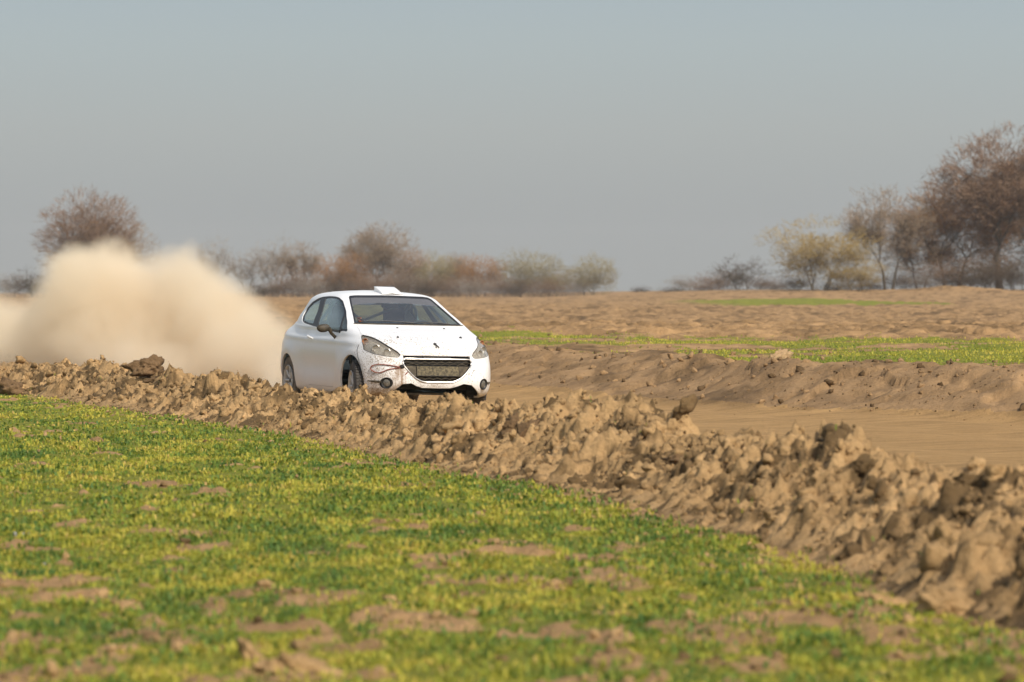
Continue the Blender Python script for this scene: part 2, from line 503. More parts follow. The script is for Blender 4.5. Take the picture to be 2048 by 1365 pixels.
def build_big_clods():
    S = big_clod
    S('soil_clod', 'clod', 1027, 812, 31.2, .13, (1, .8, 1.15), (.2, .3, .4), 'dark moist clod standing up on the ridge crest just right of the car', M_dark, 301)
    S('soil_clod', 'clod', 1048, 848, 30.6, .13, (.6, .7, 1.5), (.1, .5, .4), 'dark leaning clod just below the upright dark clod on the ridge', M_dark, 302)
    S('soil_clod', 'clod', 1352, 834, 26.9, .12, (1.3, .9, .6), (.1, .1, .9), 'dark-topped flat clod on the ridge crest before the open track', M_dark, 303)
    S('soil_clod', 'clod', 300, 733, 49.5, .20, (1.2, .9, .8), (0, .2, .9), 'dark lumpy clod on the ridge crest below the dust cloud', M_dark, 304)
    S('soil_clod', 'clod', 335, 760, 48.5, .20, (1.2, .9, .7), (0, -.4, .2), 'dark low clod on the ridge face under the dust cloud', M_dark, 305)
    S('soil_clod', 'clod', 30, 722, 53.5, .22, (1.2, .9, .8), (0, .2, .5), 'dark clod on the ridge crest at the left edge of the photo', M_dark, 306)
    S('soil_clod', 'clod', 1556, 712, 56.5, .17, (.9, .7, 1.1), (.1, -.5, .2), 'pale tan clod leaning on the bank edge beside the far green strip', M_pale, 307)
    S('soil_clod', 'clod', 1905, 1030, 18.0, .11, (.62, .7, 1.4), (.1, -.45, .2), 'tall leaning clod with smooth face on the near ridge', M_berm, 308)
    S('soil_clod', 'clod', 1990, 935, 20.0, .10, (1.0, .8, .8), (.1, .3, .8), 'lump on the ridge crest at the right edge of the photo', M_berm, 309)
    S('soil_clod', 'clod', 1770, 1212, 17.4, .10, (1.2, .9, .75), (.1, .2, .2), 'smooth rounded clod in grass at the foot of the near ridge', M_berm, 310)
    S('soil_clod', 'clod', 1895, 1215, 16.9, .11, (.9, .9, .9), (.3, .5, .3), 'large clod above the dark hollow low on the near ridge', M_berm, 311)
    S('soil_clod', 'clod', 262, 1222, 17.1, .075, (1.3, .9, .7), (.1, .2, .2), 'rounded brown clod lying in the meadow grass at lower left', M_berm, 312)
    S('soil_clod', 'clod', 605, 1350, 14.3, .11, (1.4, .9, .7), (.1, .1, .6), 'broad clod in the grass at the bottom edge, left of centre', M_berm, 313)
    S('soil_clod', 'clod', 500, 1305, 14.9, .06, (1.2, .9, .8), (.1, .6, .2), 'small tan clod in the grass just left of the broad one at the bottom edge', M_berm, 314)
    S('stone', 'stone', 42, 1086, 22.3, .055, (1.3, .9, .7), (0, .1, .3), 'pale grey stone lying in the green meadow near the left edge', M_stone, 315)
    S('stone', 'stone', 82, 1134, 20.2, .055, (1.2, .9, .6), (0, -.1, .3), 'grey flat stone in the meadow below the paler stone', M_stone, 316)
    S('stone', 'stone', 1858, 583, 347, .30, (1.6, 1, .55), (0, 0, .1), 'small white object on the sandy mound under the tall far trees', M_white, 317)  # unidentified white thing, given a stone's shape

# ------------------------------------------------------------------ grass
def blade_mesh(name, P, H, Wd, yaw, bend, tone, mat):
    n = len(P)
    cx, sy = np.cos(yaw), np.sin(yaw)
    side = np.stack([cx, sy, 0 * cx], -1) * (Wd / 2)[:, None]
    fw = np.stack([-sy, cx, 0 * cx], -1)
    up = np.array([0, 0, 1.])
    mid = P + up * (H * .55)[:, None] + fw * (bend * H * .25)[:, None]
    tip = P + up * (H * (1 - .42 * np.abs(bend)))[:, None] + fw * (bend * H * 1.05)[:, None]
    V = np.stack([P - side * .7, P + side * .7, mid + side, mid - side, tip], 1).reshape(-1, 3)
    b = np.arange(n) * 5
    q = np.stack([b, b + 1, b + 2, b + 3], -1); t = np.stack([b + 3, b + 2, b + 4], -1)
    return np_mesh(name, V, [q, t], [mat], False, {'tone': np.repeat(tone, 5)})

def grass_mat():
    g = NG('grass_blades')
    t = g.attr('tone')
    r = g.n('ShaderNodeValToRGB'); g.l(t, r.inputs[0])
    el = r.color_ramp.elements
    el[0].position = 0; el[0].color = (0.10, 0.185, 0.040, 1)
    el[1].position = 1; el[1].color = (0.52, 0.34, 0.12, 1)
    for p, c in ((.20, (0.185, 0.260, 0.038, 1)), (.42, (0.36, 0.365, 0.046, 1)), (.70, (0.56, 0.48, 0.070, 1)), (.92, (0.64, 0.48, 0.12, 1))):
        e = el.new(p); e.color = c
    d = g.n('ShaderNodeBsdfPrincipled'); g.l(r.outputs[0], d.inputs['Base Color']); d.inputs['Roughness'].default_value = .62
    d.inputs['Specular IOR Level'].default_value = .25
    tl = g.n('ShaderNodeBsdfTranslucent'); g.l(r.outputs[0], tl.inputs['Color'])
    m = g.n('ShaderNodeMixShader'); m.inputs[0].default_value = .38
    g.l(d.outputs[0], m.inputs[1]); g.l(tl.outputs[0], m.inputs[2]); g.l(m.outputs[0], g.out.inputs['Surface'])
    return g.m

def build_grass():
    M = grass_mat(); rng = np.random.default_rng(8)
    Ps = []; Hs = []; Ws = []; Ys = []; Bs = []; Ts = []
    def patch(n, d0, d1, pw, tw, hsc, wsc, lo=None):
        d = (d0 ** pw + (d1 ** pw - d0 ** pw) * rng.random(n)) ** (1 / pw)
        x = rng.uniform(-tw if lo is None else lo, tw, n) * d
        # clump: pull towards tuft centres
        u = u_of(x, d)
        gm = green_mask(x, d)
        dens = sstep(.30, .62, fbm(x * 5.5, d * 3.5, 3, 60))
        k = (u < .45) & (rng.random(n) < np.clip(gm * 1.1, 0.02, 1) * (.10 + .90 * dens)) & (gm > .02)
        x, d, dens = x[k], d[k], dens[k]; m = len(x)
        tall = fbm(x * 1.4, d * .9, 3, 61)
        H = (.016 + .034 * rng.random(m) ** 1.3 * (.5 + tall)) * hsc
        tone = .40 + .30 * (sstep(.32, .66, fbm(x * 1.6, d * .8, 4, 62)) - .5) + rng.normal(0, .12, m)
        tone = tone + .50 * (vnoise(x * 9, d * 4, 63) - .5) + np.where(fbm(x * 3.3, d * 1.6, 3, 64) > .57, -.20, .04)
        H = H * (.35 + 1.25 * vnoise(x * 8, d * 5, 65))
        tone = np.where(rng.random(m) < .06, rng.uniform(.8, 1, m), tone)
        z = terrain(x, d) - .004
        Ps.append(np.stack([x, d, z], -1)); Hs.append(H)
        Ws.append((.005 + .007 * rng.random(m)) * wsc); Ys.append(rng.uniform(0, 6.283, m)); Bs.append(rng.uniform(-1.5, 1.5, m)); Ts.append(np.clip(tone, 0, .999))
    patch(190000, 13.2, 24, 2, .165, 1.0, 1.25)
    patch(150000, 24, 38, 2, .165, 1.05, 1.7)
    patch(110000, 38, 62, 2, .165, 1.05, 2.6)
    patch(110000, 13.2, 30, 2, -.165, 1.0, 1.9, -.42)             # the meadow goes on beside the frame
    patch(60000, 30, 75, 2, -.165, 1.1, 4.0, -.40)
    # flat broad leaves of weeds
    n = 34000
    d = (13.2 ** 2 + (40 ** 2 - 13.2 ** 2) * rng.random(n)) ** .5; x = rng.uniform(-.165, .165, n) * d
    cf = fbm(x * 2.6, d * 1.5, 3, 66)
    k = (u_of(x, d) < .35) & (cf > .54) & (rng.random(n) < .9)
    x, d = x[k], d[k]; m = len(x)
    Ps.append(np.stack([x, d, terrain(x, d) + .004], -1)); Hs.append(.03 + .03 * rng.random(m)); Ws.append(.010 + .012 * rng.random(m))
    Ys.append(rng.uniform(0, 6.283, m)); Bs.append(np.sign(rng.normal(size=m)) * rng.uniform(.7, 1.2, m)); Ts.append(np.clip(rng.normal(.15, .1, m), 0, .5))
    # sparse weeds on the ridge
    n = 2500
    d = rng.uniform(14, 60, n); u = rng.uniform(0, 1.5, n); sl = xE(d + .5) - xE(d - .5)
    x = xE(d) + u * np.sqrt(1 + sl ** 2)
    k = fbm(x * 2.2, d * 2.2, 3, 67) > .655
    x, d = x[k], d[k]; m = len(x)
    Ps.append(np.stack([x, d, terrain(x, d) + np.maximum(berm_h(x, d), 0)], -1)); Hs.append(.02 + .05 * rng.random(m)); Ws.append(.006 + .006 * rng.random(m))
    Ys.append(rng.uniform(0, 6.283, m)); Bs.append(rng.uniform(-1, 1, m)); Ts.append(np.clip(rng.normal(.25, .12, m), 0, .6))
    C = np.concatenate
    me = blade_mesh('grass', C(Ps), C(Hs), C(Ws), C(Ys), C(Bs), C(Ts), M)
    tag(link('grass', me), 'patchy yellow-green young grass covering the near meadow', 'grass', kind='stuff')
    # the strip beyond the track
    n = 90000
    x = rng.uniform(-9, 19, n); d = rng.uniform(46, 100, n)
    gm = green_mask(x, d); v = v_of(x, d)
    k = (v > 1.5) & (rng.random(n) < gm) & (gm > .3)
    x, d = x[k], d[k]; m = len(x)
    tone = np.clip(.30 + .40 * sstep(.35, .7, fbm(x * .8, d * .3, 3, 68)) + rng.normal(0, .12, m), 0, 1)
    me = blade_mesh('grass', np.stack([x, d, terrain(x, d) - .004], -1), .025 + .045 * rng.random(m), .012 + .016 * rng.random(m), rng.uniform(0, 6.283, m), rng.uniform(-1, 1, m), tone, M)
    tag(link('grass', me), 'green strip of short young grass between the brown bank and the ploughed field', 'grass', kind='stuff')

# ------------------------------------------------------------------ the car (car space: x forward, y to its left, z up, origin on the ground between the wheels)
# level curves of the body, bottom to roof: nose x, nose z, tail x, tail z, half width, side z, front squareness, rear squareness, centre x, z falloff
LEV = np.array([
    (1.86, .200, -1.74, .22, .780, .185, 5.0, 5.5, 0.0, 3),
    (1.95, .225, -1.82, .27, .828, .215, 5.0, 5.5, 0.0, 3),
    (2.02, .290, -1.87, .35, .856, .290, 5.0, 6.0, 0.0, 3),
    (2.055, .400, -1.90, .46, .870, .410, 4.9, 6.5, 0.0, 3),
    (2.05, .510, -1.90, .57, .876, .530, 4.8, 6.5, 0.0, 3),
    (2.03, .610, -1.885, .68, .878, .640, 4.7, 6.5, 0.0, 3),
    (2.00, .695, -1.87, .78, .874, .735, 4.6, 6.5, 0.0, 3),
    (1.955, .755, -1.855, .85, .866, .805, 4.5, 6.0, 0.0, 3),
    (1.87, .825, -1.83, .91, .855, .860, 4.5, 6.0, 0.0, 3),
    (1.72, .885, -1.80, .96, .842, .895, 4.6, 5.5, 0.0, 3),
    (1.53, .938, -1.78, 1.00, .834, .925, 5.2, 4.6, -.05, 3),
    (1.32, .977, -1.75, 1.04, .828, .955, 6.0, 4.0, -.1, 3),
    (1.11, 1.015, -1.71, 1.08, .828, .985, 7.0, 3.6, -.15, 3),
    (1.01, 1.048, -1.68, 1.11, .818, 1.012, 7.4, 3.4, -.2, 3),
    (.81, 1.130, -1.62, 1.17, .782, 1.092, 7.6, 3.5, -.25, 3),
    (.59, 1.225, -1.56, 1.23, .728, 1.187, 7.4, 3.5, -.3, 3),
    (.385, 1.312, -1.50, 1.29, .684, 1.282, 7.0, 3.5, -.33, 3),
    (.24, 1.372, -1.46, 1.330, .648, 1.347, 6.6, 3.5, -.35, 3),
    (.13, 1.402, -1.42, 1.350, .612, 1.384, 6.0, 3.2, -.38, 3),
    (.01, 1.422, -1.32, 1.378, .555, 1.412, 5.0, 3.2, -.42, 2.5),
    (-.13, 1.438, -1.15, 1.408, .43, 1.434, 3.8, 3.0, -.5, 2.2),
    (-.30, 1.450, -.90, 1.434, .24, 1.450, 2.8, 2.6, -.52, 2),
    (-.45, 1.456, -.65, 1.453, .08, 1.457, 2.2, 2.2, -.54, 2),
])

def pchip(t, y, q):
    h = np.diff(t); dl = np.diff(y, axis=0) / h[:, None]
    m = np.zeros_like(y)
    m[0] = dl[0]; m[-1] = dl[-1]
    s = (np.sign(dl[:-1]) == np.sign(dl[1:])) & (dl[:-1] != 0)
    with np.errstate(divide='ignore', invalid='ignore'):
        m[1:-1] = np.where(s, 2 / (1 / dl[:-1] + 1 / dl[1:]), 0)
    i = np.clip(np.searchsorted(t, q, side='right') - 1, 0, len(t) - 2)
    u = ((q - t[i]) / h[i])[:, None]; hh = h[i][:, None]
    return (2 * u**3 - 3 * u**2 + 1) * y[i] + (u**3 - 2 * u**2 + u) * hh * m[i] + (-2 * u**3 + 3 * u**2) * y[i + 1] + (u**3 - u**2) * hh * m[i + 1]

def body_surface(sub=3, nth=140, inset=0.0):
    t = np.arange(len(LEV), dtype=float)
    q = np.linspace(0, len(LEV) - 1, (len(LEV) - 1) * sub + 1)
    L = pchip(t, LEV, q)
    th = (np.arange(nth) + .5) / nth * 2 * np.pi
    c, s = np.cos(th), np.sin(th)
    V = []
    for r in L:
        xf, zf, xr, zr, ys, zs, nf, nr_, cx, k = r
        front = c >= 0
        e = np.where(front, 2 / nf, 2 / nr_)
        X = np.sign(c) * np.abs(c) ** e; Y = np.sign(s) * np.abs(s) ** e
        x = cx + np.where(front, (xf - cx), (cx - xr)) * X
        y = ys * Y
        z = zs + np.where(front, zf - zs, zr - zs) * np.abs(X) ** k
        V.append(np.stack([x, y, z], -1))
    V = np.array(V)
    # door skin hollow below the shoulder line, flared arches
    x, y, z = V[..., 0], V[..., 1], V[..., 2]
    side = np.clip((np.abs(y) - .70) / .12, 0, 1)
    hollow = .018 * np.exp(-((z - .52) / .14) ** 2) * (1 - sstep(.55, .95, np.abs(x + .05)))
    flare = .012 * sum(np.exp(-((np.hypot(x - ax, z - .31) - .40) / .07) ** 2) for ax in (1.32, -1.21))
    crease = .010 * np.exp(-((z - (.845 + .03 * x * -.5)) / .03) ** 2) * (1 - sstep(1.2, 1.7, np.abs(x)))
    V[..., 1] += np.sign(y) * side * (flare - hollow + crease)
    nl = len(V)
    verts = V.reshape(-1, 3)
    i = np.arange(nl - 1)[:, None] * nth; j = np.arange(nth)[None]; j2 = (j + 1) % nth
    quads = np.stack([i + j, i + j2, i + nth + j2, i + nth + j], -1).reshape(-1, 4)
    bottom = np.arange(nth)[::-1][None]; top = (np.arange(nth) + (nl - 1) * nth)[None]
    return verts, quads, bottom, top

def bool_mesh(a, b, op):
    """evaluated mesh of a (op) b, both meshes; returns a new mesh"""
    oa = bpy.data.objects.new('tmp_a', a); ob = bpy.data.objects.new('tmp_b', b)
    COL.objects.link(oa); COL.objects.link(ob)
    md = oa.modifiers.new('b', 'BOOLEAN'); md.operation = op; md.object = ob; md.solver = 'EXACT'
    md.material_mode = 'INDEX'
    dg = bpy.context.evaluated_depsgraph_get()
    me = bpy.data.meshes.new_from_object(oa.evaluated_get(dg))
    bpy.data.objects.remove(oa); bpy.data.objects.remove(ob)
    return me

def prism(poly, d, t0, t1):
    """closed prism: 3-D polygon points swept along direction d from t0 to t1"""
    P = np.array(poly, float); d = np.array(d, float)
    n = len(P)
    nrm = np.zeros(3)
    for i in range(n): nrm += np.cross(P[i], P[(i + 1) % n])
    if nrm @ d > 0: P = P[::-1]
    V = np.concatenate([P + d * t0, P + d * t1])
    me = bpy.data.meshes.new('cutter')
    faces = [tuple(range(n)), tuple(range(2 * n - 1, n - 1, -1))] + [(i, i + n, (i + 1) % n + n, (i + 1) % n) for i in range(n)]
    me.from_pydata(V.tolist(), [], faces); me.update()
    bm = bmesh.new(); bm.from_mesh(me); bmesh.ops.recalc_face_normals(bm, faces=bm.faces); bm.to_mesh(me); bm.free()
    return me

def rounded(poly, r=.03, n=4):
    """round a 2-D polygon's corners"""
    P = [np.array(p, float) for p in poly]; out = []
    for i, p in enumerate(P):
        a = P[i - 1] - p; b = P[(i + 1) % len(P)] - p
        la, lb = np.linalg.norm(a), np.linalg.norm(b); k = min(r, la * .45, lb * .45)
        A = p + a / la * k; B = p + b / lb * k
        for t in np.linspace(0, 1, n): out.append(tuple((1 - t) ** 2 * A + 2 * t * (1 - t) * p + t * t * B))
    return out

def grow(poly, g):
    """offset a 2-D polygon outward by g"""
    P = np.array(poly, float); n = len(P)
    area = sum(P[i][0] * P[(i + 1) % n][1] - P[(i + 1) % n][0] * P[i][1] for i in range(n))
    sg = 1 if area > 0 else -1
    out = []
    for i in range(n):
        e1 = P[i] - P[i - 1]; e2 = P[(i + 1) % n] - P[i]
        n1 = np.array([e1[1], -e1[0]]) / (np.linalg.norm(e1) + 1e-9); n2 = np.array([e2[1], -e2[0]]) / (np.linalg.norm(e2) + 1e-9)
        m = n1 + n2; m = m / max(np.linalg.norm(m), .3)
        out.append(tuple(P[i] + sg * g * m / max(.6, m @ n1)))
    return out

def tube(pts, r, seg=8, closed=False, flat=1.0):
    """swept tube as (verts, quads)"""
    P = np.array(pts, float); n = len(P)
    if closed: T = np.roll(P, -1, 0) - np.roll(P, 1, 0)
    else: T = np.gradient(P, axis=0)
    T /= np.linalg.norm(T, axis=1)[:, None] + 1e-9
    rr = np.broadcast_to(np.asarray(r, float), (n,))
    up = np.array([0, 0, 1.]) if abs(T[:, 2]).mean() < .8 else np.array([0, 1., 0])
    A = np.cross(T, up); A /= np.linalg.norm(A, axis=1)[:, None] + 1e-9
    B = np.cross(A, T)
    th = np.arange(seg) / seg * 2 * np.pi
    V = P[:, None] + rr[:, None, None] * (np.cos(th)[None, :, None] * A[:, None] * flat + np.sin(th)[None, :, None] * B[:, None])
    V = V.reshape(-1, 3)
    m = n if closed else n - 1
    i = np.arange(m)[:, None]; i2 = (i + 1) % n; j = np.arange(seg)[None]; j2 = (j + 1) % seg
    Q = np.stack([i * seg + j, i * seg + j2, i2 * seg + j2, i2 * seg + j], -1).reshape(-1, 4)
    F = [list(q) for q in Q]
    if not closed: F += [list(range(seg))[::-1], [(n - 1) * seg + k for k in range(seg)]]
    return V.tolist(), F

def join(parts):
    V = []; F = []
    for v, f in parts:
        o = len(V); V += [tuple(x) for x in v]; F += [[k + o for k in q] for q in f]
    return V, F

def box(c, s, rot=None):
    v = np.array([(x, y, z) for x in (-.5, .5) for y in (-.5, .5) for z in (-.5, .5)]) * np.array(s)
    if rot is not None: v = v @ np.array(Euler(rot).to_matrix()).T
    v = v + np.array(c)
    return v.tolist(), [[0, 1, 3, 2], [4, 6, 7, 5], [0, 4, 5, 1], [2, 3, 7, 6], [0, 2, 6, 4], [1, 5, 7, 3]]

def lathe_y(prof, seg=48, close=True):
    """revolve (radius, y) profile round the y axis"""
    V = []; n = len(prof)
    for k in range(seg):
        a = 2 * math.pi * k / seg
        V += [(r * math.cos(a), y, r * math.sin(a)) for r, y in prof]
    F = []
    for k in range(seg):
        k2 = (k + 1) % seg
        for i in range(n - 1 if not close else n):
            i2 = (i + 1) % n
            F.append([k * n + i, k * n + i2, k2 * n + i2, k2 * n + i])
    return V, F

def py_mesh(name, vf, mats, smooth=False, bevel=0, auto=True):
    me = bpy.data.meshes.new(name); me.from_pydata(vf[0], [], vf[1]); 
    bm = bmesh.new(); bm.from_mesh(me)
    bmesh.ops.recalc_face_normals(bm, faces=bm.faces)
    if bevel: bmesh.ops.bevel(bm, geom=[e for e in bm.edges if len(e.link_faces) == 2 and e.calc_face_angle(0) > .5], offset=bevel, segments=2, affect='EDGES', profile=.6)
    bm.to_mesh(me); bm.free()
    for m in (mats if isinstance(mats, (list, tuple)) else [mats]): me.materials.append(m)
    if smooth:
        me.polygons.foreach_set('use_smooth', [True] * len(me.polygons))
        if auto: me.set_sharp_from_angle(angle=R(35))
    me.update()
    return me

def paint_mat():
    """white paint with dried mud, and warm bounce light painted into its dust film"""
    g = NG('white_paint_muddy'); v = g.obj()
    s = g.n('ShaderNodeSeparateXYZ'); g.l(v, s.inputs[0])
    x, y, z = s.outputs
    # dust film plus painted warm bounce light: lower flanks and behind the front wheels
    low = g.ramp(z, .85, .22)
    film = g.math('MULTIPLY', low, g.math('ADD', .30, g.math('MULTIPLY', g.noise(v, 2.2, 4, .6), .55)), clamp=True)
    flank = g.ramp(g.math('ABSOLUTE', y), .60, .82)
    film = g.math('MULTIPLY', film, g.math('ADD', .10, g.math('MULTIPLY', flank, .50)), clamp=True)
    c = g.mix(film, (.82, .815, .80), (.64, .54, .41))
    # spatter on nose and bonnet: small specks, denser low and on the right side of the nose
    front = g.ramp(x, 1.02, 1.75)
    nd = g.n('ShaderNodeTexNoise'); nd.inputs['Scale'].default_value = 30; g.l(v, nd.inputs['Vector'])
    va = g.n('ShaderNodeVectorMath', operation='MULTIPLY_ADD'); g.l(nd.outputs['Color'], va.inputs[0]); va.inputs[1].default_value = (.035, .035, .035); g.l(v, va.inputs[2])
    for vs, amt, op in ((48, 1.35, .75), (95, 1.5, .65)):
        vo = g.n('ShaderNodeTexVoronoi'); vo.inputs['Scale'].default_value = vs; g.l(va.outputs[0], vo.inputs['Vector'])
        sc = g.n('ShaderNodeSeparateColor'); g.l(vo.outputs['Color'], sc.inputs[0])
        cover = g.math('MULTIPLY', g.noise(v, 3.1 + vs * .01, 4, .65), g.math('ADD', .36, g.math('MULTIPLY', g.ramp(y, .45, -.6), .36)))
        cover = g.math('MULTIPLY', cover, g.math('ADD', .12, front))
        speck = g.ramp(g.math('SUBTRACT', g.math('MULTIPLY', cover, g.math('MULTIPLY', sc.outputs[0], amt * 1.2)), vo.outputs['Distance']), 0, .05)
        speck = g.math('MULTIPLY', speck, g.math('MULTIPLY', g.ramp(front, 0, .1), g.math('ADD', .35, sc.outputs[1])), clamp=True)
        c = g.mix(g.math('MULTIPLY', speck, op), c, (.27, .20, .125))
    # smears around the right lower corner of the bumper, streaks under the strap hole
    sm = g.ramp(g.noise(v, 7, 5, .72), .44, .60)
    reg = g.math('MULTIPLY', g.ramp(z, .50, .24), g.ramp(x, 1.35, 1.8))
    reg = g.math('MULTIPLY', reg, g.ramp(y, .35, -.35))
    c = g.mix(g.math('MULTIPLY', g.math('MULTIPLY', sm, reg), .85), c, (.26, .17, .10))
    st = g.n('ShaderNodeMapping'); g.l(v, st.inputs[0]); st.inputs['Scale'].default_value = (14, 26, 3.0); st.inputs['Rotation'].default_value = (.35, 0, 0)
    sk = g.ramp(g.noise(st.outputs[0], 1.0, 4, .65), .40, .54)
    b1 = g.math('SUBTRACT', 1.0, g.math('MULTIPLY', g.math('ABSOLUTE', g.math('ADD', y, .47)), 8.0), clamp=True)
    b1 = g.math('MULTIPLY', b1, g.math('MULTIPLY', g.ramp(z, .62, .56), g.ramp(x, 1.6, 1.8)))
    c = g.mix(g.math('MULTIPLY', g.math('MULTIPLY', sk, b1), .95), c, (.26, .16, .085))
    edge = g.math('MULTIPLY', g.ramp(z, .86, .735), g.math('MULTIPLY', g.ramp(x, 1.82, 1.9), g.ramp(z, .60, .70)))
    c = g.mix(g.math('MULTIPLY', edge, .22), c, (.50, .34, .18))
    rough = g.math('ADD', .30, g.math('MULTIPLY', film, .5))
    g.pbr(c, rough, **{'Coat Weight': .25, 'Coat Roughness': .12, 'Specular IOR Level': .4})
    return g.m

def glass_mat(name, tint, refl=.08, dirt=.12, ior=1.5):
    g = NG(name); v = g.obj()
    tr = g.n('ShaderNodeBsdfTransparent'); tr.inputs[0].default_value = (*tint, 1)
    gl = g.n('ShaderNodeBsdfGlossy'); gl.inputs['Roughness'].default_value = .04; gl.inputs['Color'].default_value = (.9, .95, 1, 1)
    geo = g.n('ShaderNodeNewGeometry'); dt = g.n('ShaderNodeVectorMath', operation='DOT_PRODUCT'); g.l(geo.outputs['Normal'], dt.inputs[0]); g.l(geo.outputs['Incoming'], dt.inputs[1])
    f0 = ((ior - 1) / (ior + 1)) ** 2
    sch = g.math('POWER', g.math('SUBTRACT', 1.0, g.math('ABSOLUTE', dt.outputs['Value']), clamp=True), 5.0)
    f = g.math('ADD', f0 + refl * .5, g.math('MULTIPLY', sch, .95), clamp=True)
    m = g.n('ShaderNodeMixShader'); g.l(f, m.inputs[0]); g.l(tr.outputs[0], m.inputs[1]); g.l(gl.outputs[0], m.inputs[2])
    df = g.n('ShaderNodeBsdfDiffuse'); df.inputs[0].default_value = (.42, .36, .28, 1)
    dn = g.math('MULTIPLY', g.math('ADD', .35, g.noise(v, 5, 5, .75)), dirt)
    m2 = g.n('ShaderNodeMixShader'); g.l(dn, m2.inputs[0]); g.l(m.outputs[0], m2.inputs[1]); g.l(df.outputs[0], m2.inputs[2])
    g.l(m2.outputs[0], g.out.inputs['Surface'])
    return g.m

CAR_YAW, CAR_PITCH, CAR_ROLL = R(20.6), R(-.5), R(-1.2)
CAR_T = Vector((-1.6123, 47.603, -.0112))

# outlines traced on the car, in car space
SIDE_GLASS = [(1.0, .962), (.80, 1.077), (.55, 1.197), (.26, 1.322), (.12, 1.360), (-.02, 1.372), (-.285, 1.374), (-.506, 1.364), (-.643, 1.346), (-.847, 1.292), (-.99, 1.205), (-.97, 1.12), (-.88, 1.055), (-.734, 1.030), (-.349, 1.001), (.10, .975), (.523, .945), (.697, .936), (.861, .962), (.95, .952)]
GLASS_DOOR = [(.735, .968), (.70, 1.04), (.585, 1.155), (.469, 1.215), (.236, 1.315), (.08, 1.350), (-.181, 1.356), (-.374, 1.348), (-.297, 1.241), (-.19, 1.088), (-.14, 1.010), (.3, .985), (.6, .965)]
GLASS_FRONT = [(.965, .985), (.78, 1.075), (.63, 1.145), (.735, 1.04), (.79, .985)]
GLASS_REAR = [(-.36, 1.028), (-.42, 1.155), (-.485, 1.253), (-.56, 1.335), (-.752, 1.290), (-.92, 1.215), (-.925, 1.127), (-.83, 1.062), (-.585, 1.038)]
WS = [(-.695, 1.047), (-.645, 1.146), (-.588, 1.266), (-.538, 1.365), (-.51, 1.385), (-.44, 1.393), (0, 1.401), (.44, 1.393), (.51, 1.385), (.538, 1.365), (.588, 1.266), (.645, 1.146), (.695, 1.047), (.60, 1.046), (.3, 1.045), (0, 1.045), (-.3, 1.045), (-.60, 1.046)]
GRILLE = [(-.418, .658), (-.436, .615), (-.415, .565), (-.342, .480), (-.275, .422), (-.20, .390), (-.15, .383), (.15, .383), (.20, .390), (.275, .422), (.342, .480), (.415, .565), (.436, .615), (.418, .658)]
BUMPER_CUT = [(-.585, .10), (-.575, .225), (-.50, .300), (-.44, .355), (-.33, .368), (-.26, .335), (-.19, .315), (0, .311), (.16, .313), (.26, .340), (.33, .368), (.44, .352), (.52, .290), (.595, .225), (.605, .10)]
# right headlight on the body skin, y negated for the left one: x, y, z
HEADLIGHT = [(1.342, -.741, .923), (1.424, -.711, .916), (1.529, -.668, .901), (1.655, -.632, .871), (1.771, -.599, .833), (1.84, -.566, .802), (1.905, -.516, .764), (1.948, -.474, .732), (1.978, -.452, .697), (1.985, -.478, .671), (1.953, -.559, .674), (1.874, -.659, .688), (1.776, -.725, .704), (1.631, -.776, .740), (1.586, -.787, .750), (1.56, -.780, .785)]

